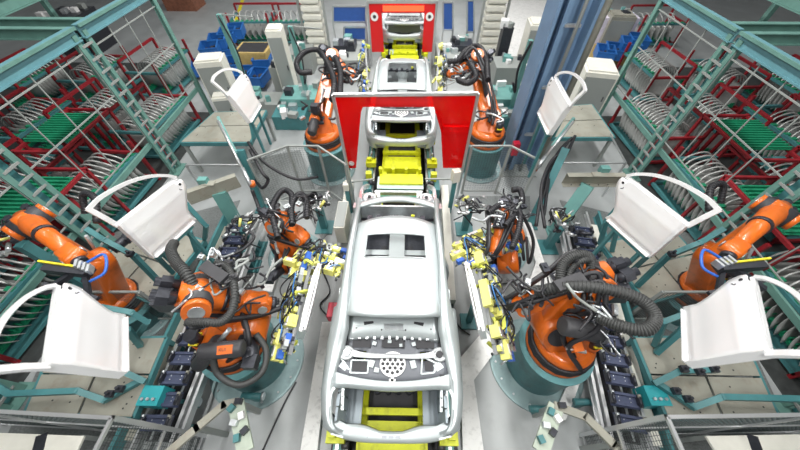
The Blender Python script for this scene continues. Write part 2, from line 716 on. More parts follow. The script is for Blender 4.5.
    shelf = b.build('parcel_shelf', None, root, label='dark grey shelf panel with pressed holes')
    # white boot lip below the shelf edge
    b = MB(); b.use(STEEL)
    rows = []
    for i in range(25):
        x = lerp(-.74, .74, i / 24)
        y0 = edgey(x)
        k = .06 * (abs(x) / .74) ** 4
        rows.append([V((x, y0 + .02, .958 + .012)), V((x, y0 - .02, .972)), V((x, y0 - .055 - k, .962)), V((x, y0 - .085 - k * 1.5, .93)), V((x, y0 - .085 - k * 1.5, .88))])
    b.grid(rows, thick=(0, 0.01, -.012))
    b.build('boot_lip', None, root)
    # gutters from lip to tail corner
    for s in (-1, 1):
        b = MB(); b.use(STEEL)
        pts = arc([V((.70 * s, .50, .955)), V((.735 * s, .42, .95)), V((.74 * s, .3, .93)), V((.71 * s, .16, .88)), V((.66 * s, .07, .81)), V((.58 * s, .04, .73))], 4)
        for a, c in zip(pts, pts[1:]):
            b.bar(a, c, .035, .04)
        b.build('boot_gutter', None, root)
    # strut brace with ring ends
    b = MB(); b.use(mat('brace_grey_steel', (.42, .44, .45), .4, .5))
    for s in (-1, 1):
        c = V((.60 * s, .93, .965))
        b.lathe([(.098, 0), (.100, .035), (.075, .042), (.06, .02)], c, n=20)
        pts = arc([V((.54 * s, .93, .985)), V((.4 * s, .905, .985)), V((.2 * s, .895, .98)), V((0, .895, .98))], 4)
        for k, (a, d) in enumerate(zip(pts, pts[1:])):
            b.bar(a, d, .085 - .05 * k / len(pts) * 1.0, .035)
        b.use(DARK if s > 0 else GALV).cyl(c + V((0, 0, .02)), c + V((0, 0, .046)), .045)
        b.use(MATS['brace_grey_steel'])
    b.build('strut_brace', None, root)
    # perforated speaker disc
    b = MB(); b.use(WHITE)
    c = V((0, .80, .962))
    b.lathe([(.165, 0), (.165, .012)], c, n=24)
    b.box((0, .90, .968), (.40, .06, .012)); b.box((0, .63, .966), (.035, .10, .012)); b.box((0, .60, .966), (.08, .03, .012))
    b.use(DARK)
    for ring_, n_ in ((.0, 1), (.065, 6), (.125, 12)):
        for k in range(n_):
            if ring_ > .1 and k % 12 in (3,):
                continue
            a = 2 * pi * k / n_
            b.lathe([(.023, 0), (.023, .004)], c + V((ring_ * cos(a), ring_ * sin(a) * .9, .012)), n=8)
    b.build('speaker_disc', None, root, label='white disc pierced by round holes')
    # small frames and brackets on the shelf
    b = MB(); b.use(STEEL)
    for x, y, ww, hh in ((-.42, .76, .22, .16),):
        for dx, dy, w_, h_ in ((0, hh / 2, ww, .018), (0, -hh / 2, ww, .018), (ww / 2, 0, .018, hh), (-ww / 2, 0, .018, hh)):
            b.box((x + dx, y + dy, .972), (w_, h_, .014))
    for x, y, ww, hh in ((-.27, .80, .07, .09), (.26, .80, .07, .10), (.58, .78, .10, .09), (-.62, .76, .10, .07), (-.20, .72, .06, .06), (-.25, 1.07, .05, .05), (.27, 1.07, .05, .05), (-.05, 1.1, .05, .04), (.1, 1.05, .04, .04)):
        b.box((x, y, .972), (ww, hh, .012), R=x)
    for x1, y1, x2, y2 in ((.36, .68, .38, .90), (.38, .90, .56, .82), (.36, .68, .52, .70), (.52, .70, .56, .80), (-.66, .86, -.55, .72)):
        b.bar((x1, y1, .972), (x2, y2, .972), .022, .014)
    b.build('shelf_bracket', None, root)
    b = MB(); b.use(DARK)
    for x, y, ww, hh in ((0, 1.08, .30, .12), (-.42, 1.07, .24, .11), (.42, 1.07, .24, .11), (-.63, 1.06, .08, .08), (.63, 1.06, .08, .08), (.46, .785, .10, .12), (-.42, .76, .18, .12), (-.55, .62, .05, .05), (.62, .66, .06, .04)):
        b.box((x, y, .966), (ww, hh, .008))
    b.build('shelf_cutout', None, root)
    # bulkhead strip below rear screen
    b = MB(); b.use(STEEL)
    rows = []
    for i in range(17):
        x = lerp(-.60, .60, i / 16)
        k = .05 * (x / .6) ** 2
        rows.append([V((x, 1.15 - k, .98)), V((x, 1.17 - k, 1.03)), V((x, 1.38 - k, 1.07)), V((x, 1.55 - k, 1.06)), V((x, 1.56 - k, .98))])
    b.grid(rows, thick=(0, 0, -.012))
    b.use(DARK)
    for s in (-1, 1):
        b.box((.34 * s, 1.34, 1.062), (.13, .055, .012), R=-.25 * s)
        b.cyl((.50 * s, 1.26, 1.03), (.50 * s, 1.26, 1.055), .014, n=8)
        b.cyl((.16 * s, 1.24, 1.035), (.16 * s, 1.24, 1.055), .012, n=8)
    b.use(GALV).box((0, 1.29, 1.054), (.26, .12, .014))
    for k in range(12):
        b.box((-.55 + k * .1, 1.14, 1.0), (.035, .05, .035))
    b.build('rear_bulkhead', None, root)

    # floor pan, tunnel and seat cross members inside -------------------------
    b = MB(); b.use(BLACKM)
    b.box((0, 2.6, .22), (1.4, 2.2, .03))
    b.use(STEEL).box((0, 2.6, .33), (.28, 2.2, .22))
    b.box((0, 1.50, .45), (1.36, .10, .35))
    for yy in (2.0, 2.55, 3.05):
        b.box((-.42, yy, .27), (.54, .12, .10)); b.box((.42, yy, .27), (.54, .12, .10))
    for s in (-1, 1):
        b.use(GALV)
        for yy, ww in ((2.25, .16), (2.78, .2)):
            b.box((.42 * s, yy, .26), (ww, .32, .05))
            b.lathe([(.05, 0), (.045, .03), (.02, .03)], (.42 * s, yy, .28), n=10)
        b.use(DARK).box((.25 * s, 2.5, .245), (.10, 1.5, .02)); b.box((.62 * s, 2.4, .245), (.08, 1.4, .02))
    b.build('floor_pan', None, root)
    # fire wall, cowl, front crossmember
    b = MB(); b.use(GALV)
    b.box((0, 3.74, .62), (1.36, .04, .62))
    b.build('fire_wall', None, root)
    b = MB(); b.use(STEEL)
    rows = []
    for i in range(21):
        x = lerp(-.74, .74, i / 20)
        c = (x / .74) ** 2
        rows.append([V((x, 3.84 - .22 * c, .95)), V((x, 3.86 - .22 * c, .985)), V((x, 3.92 - .22 * c, .99)), V((x, 3.98 - .22 * c, .975)), V((x, 3.99 - .22 * c, .93))])
    b.grid(rows, thick=(0, 0, -.012))
    b.build('cowl', None, root)
    b = MB(); b.use(GALV)
    b.bar((-.50, 4.56, .46), (.50, 4.56, .46), .06, .10)
    b.build('front_crossmember', None, root)
    # dashboard bar across under windscreen
    b = MB(); b.use(BLACKM)
    b.tube([V((-.66, 3.5, .80)), V((.66, 3.5, .80))], .03, 8)
    for k in range(7):
        b.box((-.5 + k * .16, 3.52, .80 + .02 * (k % 2)), (.08, .1, .08))
    b.use(YELG).box((.28, 3.52, .88), (.06, .04, .06))
    b.build('cross_car_beam', None, root)
    root.location = loc
    root.scale = (1.07, 1, 1)
    return root


car1 = make_car((0, .36, .35), 'bare silver car body nearest the camera, seen from its open boot')
car2 = copy_tree(car1, None, 'bare silver car body passing through the red screen, second in the line',
                 Matrix.Translation(V((.03, 6.55, .35))) @ Matrix.Diagonal((1.07, 1, 1, 1)))
car3 = copy_tree(car1, None, 'bare silver car body under the far red gate, third in the line',
                 Matrix.Translation(V((.05, 13.2, .35))) @ Matrix.Diagonal((1.07, 1, 1, 1)))

# the second and third cars have a longer roof opening than the first
for c in (car2, car3):
    for ch in kids(c):
        if ch.name.startswith('roof') and not ch.name.startswith('roof_rail'):
            for g in kids(ch):
                bpy.data.objects.remove(g)
            bpy.data.objects.remove(ch)
    M0 = c.matrix_basis.copy()
    c.matrix_basis = Matrix.Identity(4)
    make_roof(c, 4, 22, 4, 16)
    c.matrix_basis = M0
# ---------------------------------------------------------------- car doors
def make_door(name, label, M, skin=1, group='silver car doors held beside the line'):
    """local x from front edge to rear edge, z up, skin faces skin*y"""
    root = thing(name, label, 'car door', M=Matrix.Identity(4), group=group)
    s = skin

    def xr(z):   # rear edge with wheel arch
        return interp([(0, .83), (.04, .825), (.08, .80), (.14, .785), (.20, .795), (.28, .835), (.36, .89), (.44, .955), (.52, 1.01), (.58, 1.035), (.62, 1.03), (.65, 1.0), (.675, .94)], z)

    def xf(z):
        return interp([(0, .03), (.05, .0), (.6, -.005), (.675, 0)], z)

    def yy(x, z):
        b_ = .045 * (1 - (z / .675 - .62) ** 2 * 2.2)
        crease = .006 * math.exp(-((z - .50) / .035) ** 2) + .012 * math.exp(-((z - .10) / .03) ** 2)
        return s * (b_ + crease + .02 * (1 - (x - .5) ** 2 * 2))
    zs = [0, .012, .03, .06, .09, .12, .16, .22, .28, .34, .40, .44, .47, .50, .53, .56, .60, .63, .655, .675]
    rows = []
    for z in zs:
        row = []
        for i in range(17):
            u = i / 16
            zz = z + (.02 * (u) ** 2 if z > .6 else 0) - (.04 * max(0, u - .9) / .1 * (z > .65))
            x = lerp(xf(z), xr(z), u)
            row.append(V((x, yy(x, z), zz)))
        rows.append(row)
    b = MB(); b.use(DOORM)
    b.grid(rows, thick=(0, -.02 * s, 0))
    # shut faces
    b.bar((.01, .0, .02), (.0, .0, .66), .10, .012, up=V((1, 0, 0)))
    b.bar((.03, .0, .0), (.78, .0, .0), .10, .012)
    b.build('outer_panel', None, root)
    b = MB(); b.use(DOORM)
    rows = []
    for z in (0.01, .15, .3, .45, .62):
        rows.append([V((lerp(xf(z) + .01, xr(z) - .03, i / 8), -.045 * s + .012 * s * ((i + int(z * 10)) % 2), z)) for i in range(9)])
    b.grid(rows, mask=lambda i, j: not (i in (1, 2) and j in (2, 3, 5)), thick=(0, -.006 * s, 0))
    ip = b.build('inner_panel', None, root)
    # window frame
    b = MB(); b.use(DOORM)
    path = [V((.0, 0, .65)), V((-.035, 0, .80)), V((-.08, -.02 * s, .985)), V((.12, -.03 * s, 1.015)), V((.45, -.03 * s, .985)), V((.72, -.02 * s, .90)), V((.90, 0, .79)), V((.99, 0, .70))]
    p1 = [path[0], path[1], path[2]]
    p2 = arc(path[2:], 5)
    pts = p1 + p2[1:]
    w_ = []
    for k, (a, c) in enumerate(zip(pts, pts[1:])):
        d = (c - a).normalized()
        b.bar(a - d * .012, c + d * .012, .036, .042 if k > 1 else .06, up=d.cross(V((0, 1, 0))))
    # belt rail
    b.bar((.0, -.01 * s, .655), (1.0, -.01 * s, .675), .05, .035)
    b.build('window_frame', None, root)
    b = MB(); b.use(DARK)
    hx, hz = .955, .60
    b.lathe([(.02, 0), (.02, .004)], (hx, yy(hx, hz), hz), axis=(0, s, 0), n=12)
    b.tube([(hx - .05, yy(.9, .575) + .004 * s, .555), (hx - .055, yy(.9, .56) + .004 * s, .54), (hx - .03, yy(.9, .55) + .004 * s, .52)], .006, 6)
    b.build('handle_hole', None, root)
    root.matrix_basis = M
    return root


def ortho(O, x, z):
    x = V(x).normalized(); z = V(z); z = (z - x * z.dot(x)).normalized()
    y = z.cross(x)
    return frame_M(O, x, y, z)


doorL = make_door('car_door', 'silver car door standing at left, between the lattice post and the left front robot',
                  ortho((-3.417, 2.306, 2.082), (.268, .958, -.102), (-.167, .15, .974)), skin=-1)
doorR = make_door('car_door', 'silver car door standing at right, behind the right front robot\'s hose loop',
                  ortho((3.602, 2.425, 2.104), (-.352, .934, -.056), (.179, .126, .976)), skin=1)
copy_tree(doorL, None, 'silver car door held by the outer orange robot at the far left edge',
          ortho((-2.733, .733, 2.325), (-.564, .817, -.12), (-.342, -.099, .934)))
copy_tree(doorR, None, 'silver car door held by the outer orange robot at the far right edge',
          ortho((3.042, .911, 2.412), (.54, .828, -.153), (.378, -.076, .923)))
copy_tree(doorL, None, 'small distant silver car door over the rear left table beside cream cabinet',
          ortho((-3.188, 5.766, 1.993), (-.039, .997, -.068), (-.346, .051, .937)))
copy_tree(doorR, None, 'small distant silver car door over the rear right table beside blue column',
          ortho((2.923, 5.141, 2.2), (.003, 1, .009), (.193, -.009, .981)))
# doors carried edge-on by the two front robots
for src, a_, c_, lab in ((doorL, (300, 340, .95), (319, 262, 1.05), 'silver car door seen edge-on in the left front robot\'s yellow gripper'),
                         (doorR, (484, 340, .95), (467, 262, 1.05), 'silver car door seen edge-on in the right front robot\'s yellow gripper')):
    A, B = G(*a_), G(*c_)
    M = ortho(A, B - A, (CAM - A.lerp(B, .5)))
    copy_tree(src, None, lab, M)
# ---------------------------------------------------------------- conveyor
b = MB(); b.use(DARK)
b.box((0.03, 9, .04), (1.9, 22, .08))
tag(b.build('conveyor_bed'), 'dark conveyor bed running lengthwise under the three car bodies', 'conveyor bed')
for s, lb in ((-1, 'left'), (1, 'right')):
    root = thing('conveyor_rail', 'teal conveyor rail along the %s side under the car bodies' % lb, 'rail', (.02 + s * .80, -1.5, .08), 0, 'long teal conveyor rails')
    b = MB(); b.use(TEALL)
    x = .02 + s * .80
    b.box((x, 9, .20), (.14, 22, .24))
    b.build('rail_beam', None, root)
    b = MB(); b.use(GALV)
    b.box((x - s * .11, 9, .25), (.05, 22, .06)).box((x + s * .01, 9, .335), (.05, 22, .03))
    b.build('wear_strip', None, root)
    for k in range(22):
        b = MB(); b.use(CHARC)
        b.cyl((x - s * .06, -.6 + k * .9, .36), (x - s * .16, -.6 + k * .9, .36), .055)
        b.build('roller', None, root)
# carriage under each car
def make_carriage(label):
    root = thing('skid_carriage', label, 'carriage', (0, 0, 0), 0, 'yellow-green carriages under the cars')
    for s in (-1, 1):
        b = MB(); b.use(YELG)
        b.box((s * .44, 2.0, .36), (.13, 5.0, .16))
        b.build('side_beam', None, root)
    b = MB(); b.use(YELG)
    b.box((0, -.14, .50), (.88, .46, .05)); b.box((0, -.38, .44), (.88, .03, .20))
    b.build('top_plate', None, root)
    for y, z in ((.20, .56), (1.05, .5), (2.6, .4), (3.9, .4)):
        b = MB(); b.use(YELG)
        b.box((0, y, z), (1.0, .09, .09))
        b.build('cross_beam', None, root)
    for s in (-1, 1):
        for y in (.1, 1.1, 3.4):
            b = MB(); b.use(YELG)
            b.box((s * .80, y - .18, .46), (.26, .22, .14)); b.box((s * .84, y - .18, .56), (.10, .10, .10))
            b.use(GALV).cyl((s * .80, y, .56), (s * .80, y, .64), .025)
            for k in range(3):
                b.box((s * (.66 + .05 * k), y - .10, .46), (.02, .05, .14))
            b.build('support_block', None, root)
    b = MB(); b.use(DARK)
    b.box((0, .62, .30), (.74, .74, .1)); b.box((0, .85, .42), (.6, .1, .08))
    b.use(BLACKM)
    for x in (-.25, -.08, .08, .25):
        b.cyl((x, .50, .34), (x, .50, .46), .05)
        b.box((x, .75, .44), (.12, .08, .1))
    b.use(GALV).cyl((-.3, .7, .45), (.3, .7, .45), .018)
    b.use(YELG).box((.0, .78, .44), (.05, .1, .14))
    b.build('clamp_unit', None, root)
    # drive box in front of the rear end: yellow box, uprights
    b = MB(); b.use(YELG)
    b.box((0, -.80, .46), (1.06, .34, .22))
    b.build('drive_box', None, root)
    for x in (-.52, -.2, .12, .46):
        b = MB(); b.use(YELG)
        b.box((x, -.55, .52), (.07, .10, .34))
        b.build('upright', None, root)
    for s in (-1, 1):
        b = MB(); b.use(YELG).box((s * .80, -.72, .52), (.14, .12, .34))
        b.use(TEAL).box((s * .84, -.88, .30), (.22, .36, .3))
        b.use(BLACKM).cyl((s * .70, -.88, .5), (s * .80, -.88, .5), .06)
        b.build('guide_post', None, root)
    return root


cr = make_carriage('yellow-green carriage under the nearest car body')
copy_tree(cr, None, 'yellow-green carriage under the second car body behind the red screen', Matrix.Translation((.05, 6.45, 0)))
copy_tree(cr, None, 'yellow-green carriage under the third car body at the far gate', Matrix.Translation((.08, 13.2, 0)))
cr.location = (0, .5, 0)
PALEC = mat('pale_cyan_plate', (.55, .70, .68), .35, .2, noise=.06)
for y, lb in ((G(400, 183, .5).y, 'nearest car and second car'), (G(402, 52, .5).y, 'second car and third car')):
    root = thing('transfer_plate', 'pale cyan transfer plate on the conveyor between the %s' % lb, 'cover plate', (0.03, y, .1), 0, 'pale transfer plates')
    b = MB(); b.use(PALEC).box((.03, y, .50), (1.12, .42, .03))
    b.build('top_sheet', None, root)
    b = MB(); b.use(TEALL).box((.03, y, .29), (.9, .3, .38))
    b.build('plinth', None, root)
    b = MB(); b.use(mat('deep_green', (.04, .25, .15), .5)).box((.03, y - .34, .34), (1.0, .10, .16))
    b.build('green_bar', None, root)
    b = MB(); b.use(BEIGE).box((.03, y - .48, .38), (.9, .10, .08))
    b.build('beige_bar', None, root)
    b = MB(); b.use(YELG).box((.03, y - .80, .36), (.6, .08, .08))
    b.build('yellow_bar', None, root)

# strips and plates beside the line
def polyplate(name, px, z, t, m, label, cat='floor plate', group=None):
    return plate(name, [G(a, c, z + t) for a, c in px], z, t, m, label, cat, group)


polyplate('cover_plate', [(300, 452), (317, 452), (332, 322), (322, 322)], .0, .10, WHITEP, 'long white cover strip on the floor left of the nearest car body', 'cover plate')
polyplate('cover_plate', [(463, 452), (484, 452), (474, 380), (500, 345), (484, 330), (460, 358)], .0, .10, WHITEP, 'bent white cover strip on the floor right of the nearest car body', 'cover plate')
polyplate('cover_plate', [(523, 222), (531, 222), (552, 285), (528, 285), (536, 262)], .0, .12, WHITEP, 'white cover strip on the floor beside the right middle robot', 'cover plate')
polyplate('cover_plate', [(280, 240), (288, 240), (272, 292), (262, 290)], .0, .12, WHITEP, 'white cover strip on the floor left of the left middle robot', 'cover plate')
polyplate('cover_plate', [(345, 180), (353, 180), (347, 226), (340, 226)], .0, .2, CREAM, 'cream cable duct on the floor left of the red screen foot', 'cable duct')
polyplate('cover_plate', [(441, 185), (448, 185), (456, 300), (447, 300)], .0, .2, CREAM, 'cream cable duct on the floor right of the nearest car body', 'cable duct')
polyplate('cover_plate', [(596, 318), (604, 320), (566, 420), (552, 420)], .0, .1, WHITEP, 'white slanting cover strip between right pedestal and carrier track', 'cover plate')
polyplate('tread_plate', [(300, 200), (345, 170), (345, 215), (322, 240)], .0, .02, TREAD, 'grey ribbed floor plate left of the red screen', 'floor plate')
polyplate('tread_plate', [(455, 196), (530, 196), (530, 215), (455, 205)], .0, .02, TREAD, 'grey ribbed floor plate right of the red screen', 'floor plate')
polyplate('tread_plate', [(245, 160), (300, 150), (320, 200), (262, 200)], .0, .02, TREAD, 'grey ribbed floor plate behind the left middle robot', 'floor plate')
for px, lb in (((337, 312), 'left'),):
    root = thing('sensor_box', 'small red sensor box beside the left side of the nearest car', 'sensor', (G(333, 312, 1.0).x, G(333, 312, 1.0).y, 0), 0)
    p = G(333, 312, 1.0)
    b = MB(); b.use(REDS).box(p, (.14, .24, .20))
    b.build('housing', None, root)
    b = MB(); b.use(GREYP).cyl((p.x, p.y, .02), (p.x, p.y, .9), .02)
    b.build('post', None, root)
    b = MB(); b.use(TEAL).box((p.x, p.y, .02), (.2, .2, .03))
    b.build('base_plate', None, root)
for px, lb in (((333, 222), 'left'), ((446, 222), 'right')):
    p = G(px[0] if lb == 'left' else 446, 225, .55)

# grey box by the left A-post
root = thing('junction_box', 'pale grey junction box on the duct left of the nearest car\'s bonnet', 'box', G(342, 228, 0), 0)
p = G(343, 222, .45)
b = MB(); b.use(CREAM).box((p.x, p.y, .45), (.22, .75, .55)); b.build('box_body', None, root)
b = MB(); b.use(GREYP).box((p.x, p.y, .73), (.20, .70, .015)); b.build('lid', None, root)

# ---------------------------------------------------------------- red screens
REDP = mat('red_welding_screen', (.62, .004, .006), .10, 0, spec=.7, alpha=.68, noise=.35, nscale=2.5)
YS = 5.3
nt = REDP.node_tree
_t = nt.nodes.new('ShaderNodeBsdfTransparent'); _t.inputs[0].default_value = (.92, .05, .03, 1)
_d = nt.nodes.new('ShaderNodeBsdfDiffuse'); _d.inputs[0].default_value = (.80, .006, .008, 1)
_g = nt.nodes.new('ShaderNodeBsdfGlossy'); _g.inputs[0].default_value = (1, .8, .8, 1); _g.inputs[1].default_value = .12
_m1 = nt.nodes.new('ShaderNodeMixShader'); _m1.inputs[0].default_value = .33
_m2 = nt.nodes.new('ShaderNodeMixShader'); _m2.inputs[0].default_value = .03
nt.links.new(_t.outputs[0], _m1.inputs[1]); nt.links.new(_d.outputs[0], _m1.inputs[2])
nt.links.new(_m1.outputs[0], _m2.inputs[1]); nt.links.new(_g.outputs[0], _m2.inputs[2])
nt.links.new(_m2.outputs[0], nt.nodes['Material Output'].inputs[0])
scr = thing('welding_screen', 'large red transparent welding screen with grey frame between nearest and second car', 'screen', G(400, 200, Y=YS) * 1, 0)
scr.location = (.1, YS, 0)
A_, B_ = G(333, 95, Y=YS), G(478, 93.5, Y=YS)
LB, RB = V((A_.x + .06, YS, 0)), V((B_.x, YS, 0))
for (a, c, nm) in ((A_, B_, 'top_rail'), (A_, LB, 'side_post'), (B_, RB, 'side_post')):
    b = MB(); b.use(ALU).bar(a, c, .055, .055); b.build(nm, None, scr)
b = MB(); b.use(REDP)
for poly in ([(335, 96), (363, 96), (363, 107), (361, 112), (356, 168), (349, 168)], [(363, 96), (436, 96), (434, 107), (363, 107)],
             [(436, 96), (476, 95), (463, 168), (443, 168), (441, 132), (434, 107)]):
    b.prism([G(x, y, Y=YS) for x, y in poly], (0, .006, 0))
b.build('red_pane', None, scr)
b = MB(); b.use(REDP)
b.box(G(455, 128, Y=YS) + V((0, -.03, 0)), (.50, .05, .12)); b.bar(G(436, 112, Y=YS) + V((0, -.02, 0)), G(446, 130, Y=YS) + V((0, -.02, 0)), .03, .03)
b.build('stiffener', None, scr)
b = MB(); b.use(WHITE)
c = G(351.5, 163, Y=YS) + V((0, -.012, 0))
b.cyl(c, c + V((0, -.004, 0)), .06, n=18)
b.use(DARK).cyl(c + V((0, -.004, 0)), c + V((0, -.006, 0)), .045, n=18)
b.use(WHITE).cyl(c + V((0, -.006, 0)), c + V((0, -.008, 0)), .036, n=18)
b.use(DARK).bar(c + V((-.03, -.009, -.03)), c + V((.03, -.009, .03)), .012, .003)
b.build('prohibition_sign', None, scr)
b = MB(); b.use(GREYP).bar(G(352, 182, Y=YS), G(374, 179, Y=YS), .03, .03); b.build('lower_rail', None, scr)
b = MB(); b.use(GREYP).bar(G(425, 179, Y=YS), G(462, 179, Y=YS), .03, .03); b.build('lower_rail', None, scr)
# scanner box on a stand right of the screen
root = thing('light_curtain_post', 'teal post with cream head box at right foot of red screen', 'sensor post', (G(448, 215, 0).x, G(448, 215, 0).y, 0))
p = G(449, 212, 0)
b = MB(); b.use(TEAL).bar((p.x, p.y, 0), (p.x, p.y, 1.1), .09, .09, up=V((0, 1, 0))); b.build('post', None, root)
b = MB(); b.use(CREAM).box((p.x, p.y, 1.2), (.16, .14, .30), R=.3); b.build('head_box', None, root)
root = thing('light_curtain_post', 'teal post with white head box at left foot of red screen', 'sensor post', (G(351, 212, 0).x, G(351, 212, 0).y, 0))
p = G(351, 212, 0)
b = MB(); b.use(TEAL).bar((p.x, p.y, 0), (p.x, p.y, .8), .09, .09, up=V((0, 1, 0))); b.build('post', None, root)
b = MB(); b.use(CREAM).box((p.x, p.y, .88), (.12, .12, .18)); b.build('head_box', None, root)

# far red gate
YG = 12.9
gate = thing('red_gate', 'far red gate with round white signs framing the third car body', 'gate', (.2, YG, 0))
REDG = mat('red_gate_paint', (.70, .01, .012), .35, 0, coat=.3)
b = MB(); b.use(REDG)
for x0, x1, y0, y1 in ((368, 381, 3, 52), (425, 437, 3, 52), (381, 425, 3, 13)):
    b.prism([G(x0, y0, Y=YG), G(x1, y0, Y=YG), G(x1 - (3 if x0 > 400 else -3) * (y1 > 20), y1, Y=YG), G(x0 + (3 if x0 < 400 else -3) * (y1 > 20), y1, Y=YG)], (0, .05, 0))
b.build('red_panel', None, gate)
for x0 in (367.5, 437):
    b = MB(); b.use(ALU)
    t_ = G(x0, 1, Y=YG); b.bar(t_, (t_.x, t_.y, 0), .08, .08); b.build('side_post', None, gate)
b = MB(); b.use(ALU).bar(G(367, 2, Y=YG), G(438, 2, Y=YG), .08, .08); b.build('top_rail', None, gate)
b = MB(); b.use(mat('glowing_lamp_strip', (.9, .1, .05), .4, emit=(1, .10, .02), estr=1.4)).bar(G(383, 8, Y=YG) + V((0, -.05, 0)), G(424, 8, Y=YG) + V((0, -.05, 0)), .05, .16); b.build('signal_lamp', None, gate)
for x0 in (374.5, 429.5):
    b = MB(); b.use(WHITE); c = G(x0, 16.5, Y=YG) + V((0, -.02, 0)); b.cyl(c, c + V((0, -.01, 0)), .14, n=18)
    b.use(DARK).cyl(c + V((0, -.01, 0)), c + V((0, -.014, 0)), .06, n=12); b.build('round_sign', None, gate)
# ---------------------------------------------------------------- robots
def hose(b, pts, r, ribs=False, n=8):
    p = arc(pts, 8)
    b.tube(p, r, n)
    if ribs:
        L = 0
        for a, c in zip(p, p[1:]):
            k = max(1, int((c - a).length / (r * .9)))
            for i in range(k):
                q = a.lerp(c, i / k)
                d = (c - a).normalized()
                b.tube([q, q + d * r * .35], r * 1.14, n)


def pedestal(x, y, label, h=.95, r=.52, R=.80):
    root = thing('robot_pedestal', label, 'pedestal', (x, y, 0), 0, 'round teal robot pedestals')
    b = MB(); b.use(mat('worn_base_plate', (.24, .34, .35), .45, .2, noise=.12, nscale=5, dirt=(.14, .19, .2), dscale=4, damt=.6))
    b.lathe([(R, 0), (R, .035), (R - .03, .045)], (x, y, 0), n=48, smooth=False)
    bp = b.build('base_plate', None, root)
    b = MB(); b.use(GALV)
    for k in range(16):
        a = 2 * pi * k / 16
        b.cyl((x + (R - .09) * cos(a), y + (R - .09) * sin(a), .04), (x + (R - .09) * cos(a), y + (R - .09) * sin(a), .065), .018, n=6)
    b.build('anchor_bolts', None, bp)
    b = MB(); b.use(TEALP)
    b.lathe([(r, .04), (r, h - .05), (r + .03, h - .05), (r + .03, h)], (x, y, 0), n=40)
    b.build('column', None, root)
    return root


